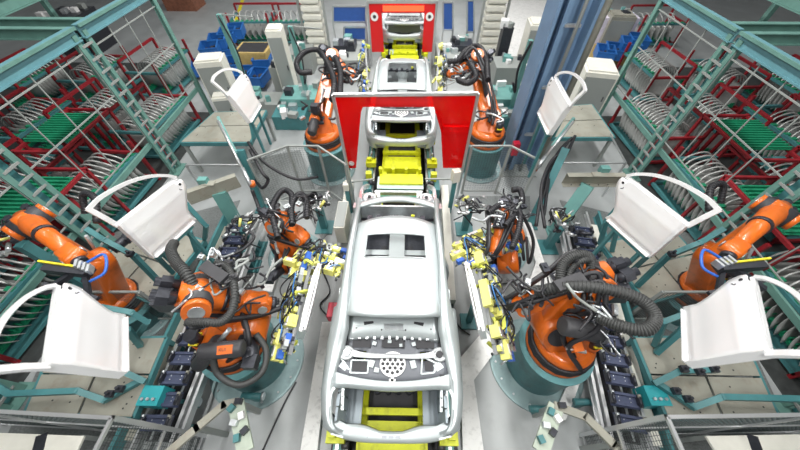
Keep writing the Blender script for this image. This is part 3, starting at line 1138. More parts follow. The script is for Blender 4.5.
def make_robot(label, base, S, E, W, T, side=1, zb=.95, hoses=True, sc=1.0, balance=True, group=None):
    S, E, W, T = V(S), V(E), V(W), V(T)
    x, y = base
    root = thing('industrial_robot', label, 'robot', (x, y, zb), 0, group)
    hd = V((S.x - x, S.y - y, 0))
    fwd = V((W.x - x, W.y - y, 0)).normalized()
    ax = (E - S).cross(W - E)
    if ax.length < .05:
        ax = fwd.cross(Zup)
    ax.normalize()
    if ax.dot(V((0, 1, 0))) < 0:
        ax = -ax
    # base
    b = MB(); b.use(ORANGED)
    b.lathe([(.46 * sc, 0), (.47 * sc, .08), (.42 * sc, .12), (.40 * sc, .20)], (x, y, zb), n=32)
    b.use(BLACK)
    for k in range(3):
        b.tube([V((x + .44 * sc * cos(a / 16 * 2 * pi), y + .44 * sc * sin(a / 16 * 2 * pi), zb + .12 + .055 * k)) for a in range(17)], .03, 6, cap=False)
    b.build('base_casting', None, root)
    b = MB(); b.use(ORANGE)
    b.lathe([(.40 * sc, .20), (.42 * sc, .24), (.42 * sc, .33), (.33 * sc, .38)], (x, y, zb), n=32)
    o = ax * (.20 * sc)
    b.link(V((x, y, zb + .30)), S, ax, .30 * sc, .25 * sc, .42 * sc)
    b.use(DARK).cyl(S - ax * .225 * sc, S - ax * .235 * sc, .15 * sc, n=20).cyl(S + ax * .225 * sc, S + ax * .235 * sc, .15 * sc, n=20)
    b.build('carousel', None, root)
    # link arm
    b = MB(); b.use(ORANGE)
    b.link(S + ax * (.02 * side), E + ax * (.02 * side), ax, .235 * sc, .19 * sc, .22 * sc)
    la = b.build('link_arm', None, root)
    b = MB(); b.use(CHARC)
    b.cyl(E - ax * .22 * sc, E + ax * .24 * sc, .17 * sc, n=20)
    b.use(ORANGE).cyl(E - ax * .30 * sc, E - ax * .20 * sc, .155 * sc, n=20)
    b.cyl(E + ax * .22 * sc, E + ax * .30 * sc, .155 * sc, n=20)
    b.use(GALV).cyl(E + ax * .295 * sc, E + ax * .31 * sc, .09 * sc, n=16).cyl(E - ax * .295 * sc, E - ax * .31 * sc, .09 * sc, n=16)
    b.build('elbow_joint', None, root)
    # forearm
    fd = (W - E).normalized()
    fu = ax.cross(fd).normalized()
    b = MB(); b.use(ORANGE)
    L = (W - E).length
    b.tube([E - fd * .22 * sc, E, E + fd * L * .35, E + fd * L * .4, W - fd * .10 * sc], [.15 * sc, .185 * sc, .15 * sc, .135 * sc, .10 * sc], 16)
    b.link(W - fd * .18 * sc, W, ax, .115 * sc, .105 * sc, .24 * sc)
    b.use(BLACKM).tube([E + fd * L * .36, E + fd * L * .41], .158 * sc, 16)
    b.build('forearm', None, root)
    # motors at the back of the elbow
    for k, off in enumerate((-.14, 0.0, .14)):
        b = MB(); b.use(BLACKM)
        p = E - fd * .22 * sc + ax * off * sc + fu * (.04 if k == 1 else -.03) * sc
        b.box(p - fd * .14 * sc, (.12 * sc, .12 * sc, .12 * sc), Matrix((fd, ax, fu)).transposed())
        b.cyl(p, p - fd * .26 * sc, .055 * sc, n=12)
        b.build('wrist_motor', None, root)
    # wrist
    td = (T - W).normalized()
    b = MB(); b.use(ORANGE)
    b.cyl(W - ax * .13 * sc, W + ax * .13 * sc, .105 * sc, n=18)
    b.cyl(W, W + td * .12 * sc, .09 * sc, n=16)
    b.use(BLACKM).cyl(W + td * .11 * sc, W + td * .17 * sc, .10 * sc, n=18)
    b.use(GALV).cyl(W - ax * .135 * sc, W - ax * .15 * sc, .06 * sc, n=12).cyl(W + ax * .135 * sc, W + ax * .15 * sc, .06 * sc, n=12)
    b.build('wrist', None, root)
    # shoulder motors
    b = MB(); b.use(BLACKM)
    q = S - ax * (.30 * side * sc)
    b.cyl(q, q - ax * (.30 * side * sc), .10 * sc, n=14).box(q - ax * (.32 * side * sc), (.16 * sc, .16 * sc, .14 * sc))
    b.build('shoulder_motor', None, root)
    b = MB(); b.use(ORANGED)
    q = V((x, y, zb + .35)) - fwd * .32 * sc
    b.cyl(q, q + V((0, 0, .10)), .10 * sc)
    b.use(BLACKM).cyl(q + V((0, 0, .10)), q + V((0, 0, .36)), .085 * sc)
    b.use(YELS).box(q + V((0, 0, .2)), (.12 * sc, .182 * sc, .03))
    b.build('base_motor', None, root)
    if balance:
        d = (E - S).normalized()
        q0 = V((x, y, zb + .42)) - fwd * .22 * sc - ax * (.30 * side * sc)
        q1 = S + d * (E - S).length * .42 - ax * (.27 * side * sc)
        dd = (q1 - q0).normalized()
        b = MB(); b.use(CHARC)
        b.tube([q0 - dd * .22, q0 - dd * .2, q0 + dd * .36, q0 + dd * .38], [.08 * sc, .105 * sc, .105 * sc, .08 * sc], 18)
        b.use(GALV).cyl(q0 + dd * .38, q1, .03 * sc)
        b.use(ORANGE).tube([q0 + dd * .14, q0 + dd * .24], .109 * sc, 18)
        cb = b.build('counterbalance', None, root)
    # hoses
    if hoses:
        rr = random.Random(int(x * 100) + 5)
        for k in range(4):
            o = ax * ((-1) ** k) * (.22 + .03 * k) * sc + fu * (.10 - .05 * k) * sc
            b = MB(); b.use(BLACK if k % 2 else CHARC)
            mid = S.lerp(E, .5) + ax * side * .26 * sc + V((rr.uniform(-.1, .1), rr.uniform(-.1, .1), .08))
            hose(b, [V((x, y, zb + .25)) + o * 1.5, S + o * 1.2 + V((0, 0, .1)), mid + o * .4, E + o + fu * .20, E.lerp(W, .5) + o * .7 + fu * .17, W + o * .4 + fu * .12, T + o * .3], .032 * sc)
            b.build('hose', None, root)
        b = MB(); b.use(BLACKM)
        c = E.lerp(W, .3) + fu * .20 * sc
        b.box(c, (.34 * sc, .20 * sc, .06 * sc), Matrix((fd, ax, fu)).transposed())
        b.use(GALV)
        for k in range(5):
            b.box(c + fd * (-.12 + .06 * k) * sc + fu * .04 * sc, (.03, .05, .04), Matrix((fd, ax, fu)).transposed())
        b.build('hose_bracket', None, root)
    return root


def make_gripper(root, P, Q, nrm, w=.30, seed=1, dense=1.0):
    """tooling frame from P to Q, wide w, whose work side faces nrm"""
    P, Q, nrm = V(P), V(Q), V(nrm)
    rr = random.Random(seed)
    d = (Q - P); L = d.length; d.normalize()
    nrm = (nrm - d * nrm.dot(d)).normalized()
    s = d.cross(nrm).normalized()
    R = Matrix((d, s, nrm)).transposed()
    top = -nrm

    def at(u, a, h):
        return P + d * (u * L) + s * a + nrm * h
    gr = MB(); gr.use(mat('gripper_frame_grey', (.30, .31, .32), .4, .6))
    for a in (-w * .35, w * .35):
        gr.bar(at(.02, a, 0), at(.98, a, 0), .04, .05, up=nrm)
    for u in (.12, .5, .88):
        gr.bar(at(u, -w * .42, 0), at(u, w * .42, 0), .05, .04, up=nrm)
    g = gr.build('gripper', None, root)
    # pale yellow consoles
    for u, a, l_ in ((.08, -w * .5, .20), (.22, w * .2, .14), (.46, -w * .55, .38), (.70, w * .35, .16), (.93, -w * .1, .24), (.30, -w * .1, .12), (.58, w * .05, .13), (.80, -w * .42, .16)):
        b = MB(); b.use(PALEY)
        b.box(at(u, a, -.07), (l_, .085, .12), R); b.box(at(u, a * .4, -.045), (.07, w * .6, .05), R)
        b.use(GALV).box(at(u, a, -.135), (l_ * .5, .06, .02), R).cyl(at(u + .04, a, -.15), at(u + .04, a, -.12), .02, n=8)
        b.build('console', None, g)
    for k in range(int(9 * dense)):
        b = MB()
        u = rr.uniform(.03, 1.0); a = rr.uniform(-w * .55, w * .55)
        b.use(rr.choice((CYL, CYL, PALEY)))
        hh = rr.uniform(-.14, .02)
        b.bar(at(u, a, hh), at(u + rr.uniform(-.10, .10), a + rr.uniform(-.12, .12), hh + rr.uniform(.08, .2)), .035, .055)
        b.bar(at(u, a, hh), at(u + rr.uniform(-.12, .12), a + rr.uniform(-.08, .08), hh), .045, .03)
        b.use(GALV).cyl(at(u, a, hh), at(u, a, hh + .10), .014, n=8)
        b.use(BLACK).cyl(at(u, a, hh + .10), at(u, a, hh + .12), .02, n=8)
        b.build('clamp_arm', None, g)
    for k, (u, a) in enumerate(((.05, w * .45), (.14, w * .3), (.86, w * .4), (.97, w * .15))):
        b = MB(); b.use(BLUE)
        b.box(at(u, a, -.08), (.12, .075, .075), R)
        b.use(GALV).cyl(at(u, a, -.08), at(u + .06, a - .06, .05), .014)
        b.build('actuator', None, g)
    for k in range(int(5 * dense)):
        b = MB(); b.use((GALV, GREYP)[k % 2])
        u = rr.uniform(.05, .95); a = rr.uniform(-w * .4, w * .5)
        b.box(at(u, a, -.10), (rr.uniform(.06, .16), rr.uniform(.05, .12), .06), R)
        b.use(BLACK).cyl(at(u, a, -.14), at(u, a, -.10), .02, n=8)
        b.build('valve_block', None, g)
    for k in range(int(8 * dense)):
        b = MB(); b.use(GALV if k % 2 else BLACKM)
        u = rr.uniform(.08, .92); a = rr.uniform(-w * .3, w * .5)
        b.cyl(at(u, a, -.06), at(u + rr.choice((-.11, .11)), a + rr.uniform(-.03, .03), -.05), rr.uniform(.02, .034), n=12)
        b.use(BLACKM).box(at(u, a, -.03), (.05, .05, .06), R)
        b.build('cylinder', None, g)
    for k in range(int(6 * dense)):
        b = MB(); b.use((BLACK, BLACK, mat('blue_air_hose', (.05, .2, .5), .4), BLACK)[k % 4])
        u = rr.uniform(.05, .6)
        q = [at(u, rr.uniform(-w * .5, w * .5), -.08), at(u + .12, rr.uniform(-w * .6, w * .6), -.20 + rr.uniform(0, .1)), at(u + .26, rr.uniform(-w * .5, w * .5), -.16), at(u + .36, rr.uniform(-w * .5, w * .5), -.06)]
        hose(b, q, .010, n=6)
        b.build('air_hose', None, g)
    return g


# front pair
pedestal(-2.42, 1.52, 'round teal pedestal of the left front robot')
pedestal(2.48, 1.56, 'round teal pedestal of the right front robot')
rL = make_robot('orange robot nearest at left, its yellow gripper reaching the nearest car', (-2.42, 1.52),
                G(250, 326, 1.50), G(199, 296, 2.25), G(262, 303, 1.80), G(280, 304, 1.66), side=1, group='front pair of orange robots')
make_gripper(rL, G(307, 260, 1.62), G(283, 360, 1.55), (1, 0.05, -.75), w=.58, seed=3, dense=2.0)
rR = make_robot('orange robot nearest at right, with big corrugated hose loop', (2.48, 1.56),
                G(552, 326, 1.50), G(592, 278, 2.20), G(522, 305, 1.80), G(506, 304, 1.66), side=-1, group='front pair of orange robots')
make_gripper(rR, G(482, 260, 1.62), G(503, 360, 1.55), (-1, .05, -.75), w=.58, seed=8, dense=2.0)
b = MB(); b.use(HOSEG)
hose(b, [G(536, 292, 2.2), G(560, 287, 2.4), G(590, 287, 2.55), G(620, 292, 2.6), G(644, 302, 2.6), G(655, 318, 2.55), G(645, 330, 2.5), G(620, 326, 2.4), G(598, 317, 2.3)], .062, ribs=True, n=10)
b.build('hose_loop', None, rR)
b = MB(); b.use(HOSEG)
hose(b, [G(560, 283, 2.3), G(562, 266, 2.4), G(573, 256, 2.5), G(588, 256, 2.5), G(592, 268, 2.4)], .055, ribs=True, n=10)
hose(b, [G(566, 286, 2.3), G(572, 268, 2.4), G(584, 260, 2.5), G(594, 262, 2.45), G(598, 272, 2.35)], .04, ribs=True, n=10)
b.build('hose_loop', None, rR)
b = MB(); b.use(HOSEG)
hose(b, [G(196, 290, 2.35), G(185, 272, 2.5), G(176, 262, 2.45), G(171, 250, 2.3), G(174, 243, 2.2)], .06, ribs=True, n=10)
b.build('hose_loop', None, rL)
b = MB(); b.use(HOSEG)
hose(b, [G(188, 322, 2.35), G(205, 322, 2.45), G(222, 322, 2.4), G(233, 308, 2.4), G(234, 285, 2.4), G(228, 268, 2.4), G(216, 262, 2.4)], .042, ribs=True, n=10)
hose(b, [G(212, 352, 1.9), G(218, 374, 1.7), G(240, 385, 1.6), G(262, 372, 1.55), G(266, 350, 1.6), G(256, 334, 1.7)], .04, n=10)
b.build('hose_loop', None, rL)
# grey box panels behind the elbows
for rt, c in ((rL, G(173, 296, 2.2)), (rR, G(612, 287, 2.2))):
    b = MB(); b.use(BLACKM).box(c, (.30, .34, .22))
    b.use(GALV)
    for i in range(3):
        for j in range(3):
            b.box(c + V((-.1 + .1 * i, -.1 + .1 * j, .115)), (.02, .02, .01))
    b.build('valve_block', None, rt)
for rt, c, an in ((rL, G(214, 272, 2.45), -.5), (rR, G(570, 282, 2.45), .35)):
    b = MB(); b.use(CHARC).box(c, (.40, .14, .05), R=an)
    b.build('cover_plate', None, rt)
# brand plates on the two counterbalances
for rt, px in ((rL, (222, 350)),):
    c = G(px[0], px[1], 2.0)
    d = V((1, .12, 0)).normalized()
    vn = (CAM - c).normalized()
    y_ = (vn.cross(d)).normalized()
    b = MB(); b.use(CHARC).tube([c - d * .26 - vn * .08, c - d * .24 - vn * .08, c + d * .24 - vn * .08, c + d * .26 - vn * .08], [.07, .10, .10, .07], 18)
    tk = b.build('drive_cover', None, rt)
    b = MB(); b.use(ORANGE).box(c + d * .03 + vn * .026, (.18, .10, .008), Matrix((d, y_, vn)).transposed())
    lb_ = b.build('brand_plate', None, tk)
    t_ = text_mesh('brand_lettering', 'KUKA', .05, frame_M(c + d * .03 + vn * .032, d, y_, vn), DARK, rt)

# dressing of small cables, valves and fittings round the elbows
def dress(rt, c, n, spr, seed, hosr=.014):
    rr = random.Random(seed)
    for k in range(n):
        q = c + V((rr.uniform(-spr, spr), rr.uniform(-spr, spr), rr.uniform(-.06, .10)))
        b = MB()
        if k % 3 == 0:
            b.use(rr.choice((BLACKM, GALV, CHARC)))
            b.box(q, (rr.uniform(.05, .14), rr.uniform(.04, .09), .05), R=rr.uniform(0, 3)).cyl(q, q + V((0, 0, .05)), .018, n=8)
            b.build('valve', None, rt)
        else:
            b.use(rr.choice((BLACK, BLACK, BLACK, CHARC, GREYP, GALV)))
            pts = [q]
            for j in range(3):
                pts.append(pts[-1] + V((rr.uniform(-.2, .2), rr.uniform(-.2, .2), rr.uniform(-.05, .09))))
            hose(b, pts, hosr * rr.uniform(.6, 1.5), n=6)
            b.build('cable', None, rt)


dress(rL, G(216, 276, 2.35), 22, .34, 1)
dress(rL, G(242, 296, 2.05), 12, .2, 2)
dress(rR, G(575, 290, 2.35), 22, .34, 3)
dress(rR, G(536, 296, 2.05), 12, .2, 4)
dress(rR, G(590, 318, 1.9), 12, .25, 7)
b = MB(); b.use(CHARC)
q0, q1 = G(562, 325, 2.0), G(600, 334, 1.8)
dd = (q1 - q0).normalized()
b.tube([q0, q0 + dd * .03, q1 - dd * .03, q1], [.09, .125, .125, .09], 18)
b.build('drive_cover', None, rR)
b = MB(); b.use(ALU).bar(G(566, 348, 1.7), G(586, 352, 1.7), .04, .04); b.use(ORANGE).bar(G(570, 330, 1.75), G(578, 352, 1.7), .13, .10); b.build('side_casting', None, rR)

# middle pair
pedestal(-2.25, 3.75, 'round teal pedestal of the left middle robot', h=.35, r=.40, R=.6)
pedestal(2.28, 3.95, 'round teal pedestal of the right middle robot', h=.35, r=.40, R=.6)
mL = make_robot('orange robot in the middle at left with looping dark hoses on top', (-2.25, 3.75),
                G(291, 262, 1.0), G(282, 222, 1.75), G(302, 238, 1.6), G(312, 246, 1.5), side=1, zb=.35, sc=.85, group='middle pair of orange robots')
make_gripper(mL, G(296, 252, 1.4), G(346, 266, 1.35), (.2, -.3, -1), w=.60, seed=21, dense=1.8)
mR = make_robot('orange robot in the middle at right beside the nearest car\'s bonnet', (2.28, 3.95),
                G(508, 262, 1.0), G(505, 216, 1.75), G(496, 250, 1.6), G(488, 258, 1.5), side=-1, zb=.35, sc=.85, group='middle pair of orange robots')
make_gripper(mR, G(508, 240, 1.4), G(456, 262, 1.35), (.2, -.3, -1), w=.66, seed=26, dense=1.8)
for rt, pp in ((mL, [(278, 238), (272, 212), (276, 198), (284, 190), (292, 196), (290, 215)]), (mL, [(292, 225), (292, 205), (299, 194), (306, 200), (307, 218)]),
               (mR, [(488, 213), (500, 205), (512, 206), (520, 214), (518, 232), (512, 248)]), (mR, [(505, 226), (515, 214), (522, 202), (520, 190), (512, 190)])):
    b = MB(); b.use(BLACK)
    hose(b, [G(x, y, 2.0) for x, y in pp], .045, ribs=True)
    b.build('hose_loop', None, rt)

# rear pair
pl, pr = G(325, 142, .95), G(485, 140, .95)
pedestal(pl.x, pl.y, 'round teal pedestal of the rear left robot beyond mesh fence', R=.66)
pedestal(pr.x, pr.y, 'round teal pedestal of the rear right robot beyond red screen', R=.62, r=.48)
bL = make_robot('orange robot at rear left beside the second car body', (pl.x, pl.y),
                G(320, 122, 1.45), G(334, 62, 2.2), G(352, 76, 2.0), G(362, 74, 1.9), side=1, group='rear pair of orange robots')
make_gripper(bL, G(364, 50, 1.8), G(366, 96, 1.6), (1, 0, -.4), w=.4, seed=31, dense=1.3)
bR = make_robot('orange robot at rear right beside the second car body', (pr.x, pr.y),
                G(490, 118, 1.45), G(476, 62, 2.2), G(452, 74, 2.0), G(444, 73, 1.9), side=-1, group='rear pair of orange robots')
make_gripper(bR, G(441, 50, 1.8), G(438, 96, 1.6), (-1, 0, -.4), w=.4, seed=36, dense=1.3)
for rt, pp in ((bL, [(332, 100), (334, 80), (326, 60), (318, 50), (305, 52), (297, 62), (300, 72), (312, 72)]), (bL, [(340, 95), (340, 70), (332, 52), (322, 46)]),
               (bR, [(488, 80), (486, 58), (478, 46), (466, 50), (458, 60), (448, 62)]), (bR, [(458, 80), (468, 83), (476, 76), (470, 62)])):
    b = MB(); b.use(BLACK)
    hose(b, [G(x, y, 2.4) for x, y in pp], .06, ribs=True)
    b.build('hose_loop', None, rt)

dress(mL, G(290, 212, 1.95), 16, .3, 11)
dress(mR, G(508, 212, 1.95), 16, .3, 12)
dress(bL, G(345, 72, 2.2), 24, .4, 13, .02)
dress(bR, G(462, 72, 2.2), 24, .4, 14, .02)
dress(bL, G(312, 118, 1.6), 8, .3, 15, .02)
dress(bR, G(495, 118, 1.6), 8, .3, 16, .02)

# outer pair handling the doors
for lb, s, base, S_, E_, W_, T_, sd in (
        ('left', -1, (122, 300), (98, 262, 1.7), (30, 222, 2.6), (74, 256, 2.7), (84, 266, 2.65), 41),
        ('right', 1, (694, 292), (712, 256, 1.7), (775, 212, 2.6), (732, 250, 2.7), (724, 262, 2.65), 42)):
    g0 = G(base[0], base[1], .6)
    pedestal(g0.x, g0.y, 'round teal pedestal of the outermost %s robot behind mesh' % lb, h=.5, r=.45, R=.6)
    o = make_robot('orange robot at the far %s edge holding a silver door' % lb, (g0.x, g0.y), G(*S_), G(*E_), G(*W_), G(*T_), side=s, zb=.5, sc=.78, hoses=False, group='outer pair of orange robots')
    b = MB(); b.use(BLACKM)
    t0 = G(*T_)
    gx = -s
    b.bar(t0, t0 + V((-.35 * gx, -.30, -.1)), .06, .06); b.bar(t0, t0 + V((.25 * gx, -.45, -.15)), .05, .05)
    b.box(t0 + V((-.15 * gx, -.05, 0)), (.55, .12, .10), R=.1 * s)
    b.bar(t0 + V((-.4 * gx, -.2, -.08)), t0 + V((.3 * gx, -.35, -.12)), .04, .04)
    g = b.build('gripper', None, o)
    b = MB(); b.use(YELS).bar(t0 + V((-.5 * gx, .02, .06)), t0 + V((.1 * gx, -.06, .06)), .02, .03)
    b.build('yellow_edge', None, g)
    b = MB(); b.use(BLUE); hose(b, [t0 + V((.05 * gx, 0, .05)), t0 + V((.25 * gx, .1, .1)), t0 + V((.35 * gx, -.1, .05)), t0 + V((.2 * gx, -.2, 0))], .016)
    b.build('air_hose', None, g)
    b = MB(); b.use(GALV)
    for k in range(4):
        b.box(t0 + V((.06 * k * gx, -.02 - .02 * k, .07)), (.03, .10, .08), R=.4)
    b.build('fitting', None, g)
    b = MB(); b.use(BLACK)
    e = G(*E_)
    hose(b, [e + V((-.5 * s, .25, -.1)), e + V((-.55 * s, .4, .12)), e + V((-.8 * s, .3, .15)), e + V((-.9 * s, .0, .0))], .04, ribs=True)
    b.build('hose_loop', None, o)
# ---------------------------------------------------------------- door tables with teal arms
def slab(b, pts, z, t):
    b.prism([V((p.x, p.y, z - t)) for p in pts], (0, 0, t))


def table(label, quad, z, legs=True, nu=2, nv=2, group=None):
    """quad: four pixel corners on level z: near-inner, near-outer, far-outer, far-inner"""
    q = [G(x, y, z) for x, y in quad]
    c = sum(q, V()) / 4
    root = thing('loading_table', label, 'table', (c.x, c.y, 0), 0, group)

    def at(u, v):
        return q[0].lerp(q[1], u).lerp(q[3].lerp(q[2], u), v)
    for i in range(nu):
        for j in range(nv):
            e = .012
            b = MB(); b.use(BEIGE)
            slab(b, [at(i / nu + e, j / nv + e), at((i + 1) / nu - e, j / nv + e), at((i + 1) / nu - e, (j + 1) / nv - e), at(i / nu + e, (j + 1) / nv - e)], z, .02)
            b.use(DARK)
            for k in range(5):
                rr = random.random
                p = at((i + .1 + .8 * rr()) / nu, (j + .1 + .8 * rr()) / nv)
                b.cyl((p.x, p.y, z - .001), (p.x, p.y, z + .003), .012, n=8)
            b.build('top_plate', None, root)
    for a, c_ in ((0, 1), (1, 2), (2, 3), (3, 0)):
        b = MB(); b.use(TEAL)
        b.bar(q[a] - V((0, 0, .06)), q[c_] - V((0, 0, .06)), .05, .10)
        b.build('edge_beam', None, root)
    if legs:
        for p in q:
            b = MB(); b.use(GREYP if z > .85 else TEAL)
            pp = p.lerp(c, .05)
            b.bar((pp.x, pp.y, 0), (pp.x, pp.y, z - .02), .07, .07, up=V((0, 1, 0)))
            b.build('leg', None, root)
    return root


GRP = 'beige-topped loading tables'
tRf = table('worn beige loading table under the far right held door, front right', [(668, 418), (783, 424), (744, 337), (634, 337)], .75, group=GRP)
tRm = table('worn beige loading table right of the right front robot, below standing door', [(648, 303), (722, 282), (672, 228), (602, 243)], .75, group=GRP)
tLf = table('worn beige loading table under the far left held door, front left', [(132, 418), (24, 412), (55, 340), (166, 337)], .75, group=GRP)
tLm = table('worn beige loading table left of the left front robot, below standing door', [(152, 303), (88, 275), (140, 222), (204, 240)], .75, group=GRP)
tRr = table('small beige loading table rear right beside the blue column', [(552, 137), (615, 137), (592, 104), (536, 108)], 1.0, nu=1, group=GRP)
tLr = table('small beige loading table rear left beside the cream cabinets', [(250, 142), (180, 142), (214, 112), (266, 110)], 1.0, nu=1, group=GRP)
# white inner floor panels below tables
polyplate('floor_panel', [(660, 450), (800, 450), (700, 236), (560, 200)], 0, .02, TREAD, 'grey ribbed platform floor under the right loading tables', 'floor plate')
polyplate('floor_panel', [(140, 450), (0, 450), (100, 236), (240, 200)], 0, .02, TREAD, 'grey ribbed platform floor under the left loading tables', 'floor plate')


# teal square-tube arms that stand on the tables and hold the doors
def arm(label, paths, w=.075, pads=(), group='bent teal support arms'):
    p0 = G(*paths[0][0])
    root = thing('support_arm', label, 'support arm', (p0.x, p0.y, p0.z), 0, group)
    for path in paths:
        b = MB(); b.use(TEAL)
        pts = [G(*p) for p in path]
        for a, c in zip(pts, pts[1:]):
            d = (c - a).normalized()
            b.bar(a - d * w * .3, c + d * w * .3, w, w)
        b.build('tube', None, root)
    for p in pads:
        b = MB(); b.use(BLACKM)
        q = G(*p); b.box(q, (.09, .09, .06)); b.cyl(q, q + V((0, 0, .09)), .02, n=8)
        b.build('rest_pad', None, root)
    return root


arm('bent teal arm reaching across the front right table to the right edge', [[(694, 407, .85), (722, 397, 1.0), (800, 399, 1.05), (830, 399, 1.05)], [(694, 407, .85), (660, 385, .80)]], pads=[(676, 391, .9), (688, 399, .9)])
arm('bent teal arm reaching across the front left table to the left edge', [[(104, 400, .85), (78, 391, 1.0), (10, 394, 1.05), (-20, 376, 1.1)], [(104, 400, .85), (140, 381, .80)]], pads=[(120, 389, .9), (110, 394, .9)])
arm('short teal arm with clamps under the far right held door', [[(655, 383, .82), (680, 371, .95), (716, 370, 1.0)]], pads=[(684, 369, 1.05), (700, 372, 1.05), (714, 369, 1.05)])
arm('short teal arm with clamps under the far left held door', [[(144, 381, .82), (122, 371, .95), (84, 370, 1.0)]], pads=[(112, 370, 1.05), (98, 372, 1.05)])
arm('hooked teal arm beside the far right held door', [[(655, 345, .80), (664, 322, 1.3), (698, 309, 1.6)], [(657, 352, .8), (682, 330, 1.3), (690, 322, 1.5)]])
arm('hooked teal arm beside the far left held door', [[(136, 338, .80), (147, 322, 1.3), (132, 313, 1.5), (98, 307, 1.7)], [(140, 345, .8), (128, 330, 1.3)]])
arm('forked teal arm below the standing right car door', [[(638, 285, .8), (668, 256, 1.6), (700, 243, 1.9), (722, 230, 2.0)], [(630, 272, .8), (648, 256, 1.5)]], pads=[(672, 254, 1.7)])
arm('forked teal arm below the standing left car door', [[(162, 285, .8), (134, 256, 1.6), (104, 240, 1.9), (88, 230, 2.0)], [(172, 272, .8), (156, 256, 1.5)]], pads=[(130, 254, 1.7)])
arm('bent teal arm between standing right car door and beige console', [[(600, 243, .8), (606, 222, 1.4), (618, 208, 1.8), (626, 200, 1.9)], [(612, 250, .8), (616, 232, 1.3)]])
arm('bent teal arm between standing left car door and beige console', [[(205, 238, .8), (206, 226, 1.2), (186, 204, 1.7), (178, 198, 1.9)], [(196, 250, .8), (190, 232, 1.3)]])
arm('teal arm under the small rear right door', [[(553, 136, 1.0), (562, 118, 1.5)]], w=.08)
arm('teal arm under the small rear left door', [[(254, 138, 1.0), (250, 116, 1.5)]], w=.08)


# beige consoles on thick teal legs
def console(label, a, b_, leg_top, leg_bot, z=1.25):
    A, B = G(a[0], a[1], z), G(b_[0], b_[1], z)
    root = thing('sensor_console', label, 'console', (A.lerp(B, .5).x, A.lerp(B, .5).y, 0), 0, 'beige consoles on thick teal legs')
    b = MB(); b.use(BEIGE)
    b.chan(A, B, .12, .30, .012)
    b.box(A.lerp(B, .5) + V((0, 0, .155)), (.2, .14, .02))
    b.use(DARK)
    for k in range(6):
        p = A.lerp(B, .08 + .16 * k) + V((0, -.062, -.08))
        b.cyl(p, p + V((0, -.004, 0)), .014, n=8)
    b.build('channel_beam', None, root)
    b = MB(); b.use(TEALL)
    b.bar(G(leg_bot[0], leg_bot[1], .05), G(leg_top[0], leg_top[1], z - .1), .26, .16)
    b.box(G(leg_bot[0], leg_bot[1], .02), (.34, .34, .03))
    b.build('leg', None, root)
    b = MB(); b.use(TEALL).box(A.lerp(B, .35) + V((0, .12, .18)), (.18, .12, .14))
    b.build('terminal_box', None, root)
    return root


console('beige perforated console on thick teal leg at left, above the carrier track', (187, 198), (238, 180), (219, 192), (240, 230))
console('beige perforated console on thick teal leg at right, above the carrier track', (622, 180), (565, 180), (588, 185), (554, 232))


# pneumatic slanting poles with dark cables
def pole(label, a, c, za, zc, teal):
    A, C_ = G(a[0], a[1], za), G(c[0], c[1], zc)
    root = thing('slanting_pole', label, 'pole', (C_.x, C_.y, 0), 0)
    b = MB(); b.use(TEALL).bar(A.lerp(C_, .0), A.lerp(C_, .55), .06, .06); b.build('upper_arm', None, root)
    b = MB(); b.use(ALU).tube([A.lerp(C_, .05) + V((0, -.06, .02)), A.lerp(C_, .8) + V((0, -.06, .02))], .03); b.use(GALV).tube([A.lerp(C_, .75) + V((0, -.06, .02)), C_ + V((0, -.06, .02))], .045)
    b.build('gas_spring', None, root)
    b = MB(); b.use(TEAL); p, q = G(*teal[0]), G(*teal[1]); b.bar(p, q, .16, .10); b.box((q.x, q.y, .02), (.3, .3, .03)); b.build('column', None, root)
    b = MB(); b.use(ORANGE).tube([C_ + V((0, 0, .05)), C_ + V((0, 0, -.05))], .07, 12); b.build('swivel_joint', None, root)
    return root


pL = pole('slanting teal and silver pole behind the left middle robot', (218, 117), (252, 184), 2.0, 1.2, ((240, 150, 1.6), (262, 208, .05)))
pR = pole('slanting teal and silver pole behind the right middle robot', (574, 118), (535, 168), 2.0, 1.2, ((566, 148, 1.6), (530, 224, .05)))
for rt, sets in ((pL, ([(248, 142), (258, 156), (272, 168), (296, 179), (318, 177)], [(250, 150), (262, 172), (268, 180), (262, 188), (254, 178)], [(252, 190), (256, 200), (262, 214), (272, 220), (282, 212)])),
                 (pR, ([(568, 142), (556, 158), (546, 172), (540, 200), (536, 226)], [(572, 138), (560, 150), (550, 168), (545, 190), (538, 210)], [(566, 150), (552, 160), (543, 180), (541, 200), (545, 228)], [(575, 136), (565, 156), (552, 165), (548, 185), (544, 215)]))):
    for s_ in sets:
        b = MB(); b.use(BLACK)
        hose(b, [G(x, y, 1.5 - .9 * k / len(s_)) for k, (x, y) in enumerate(s_)], .035)
        b.build('cable_bundle', None, rt)


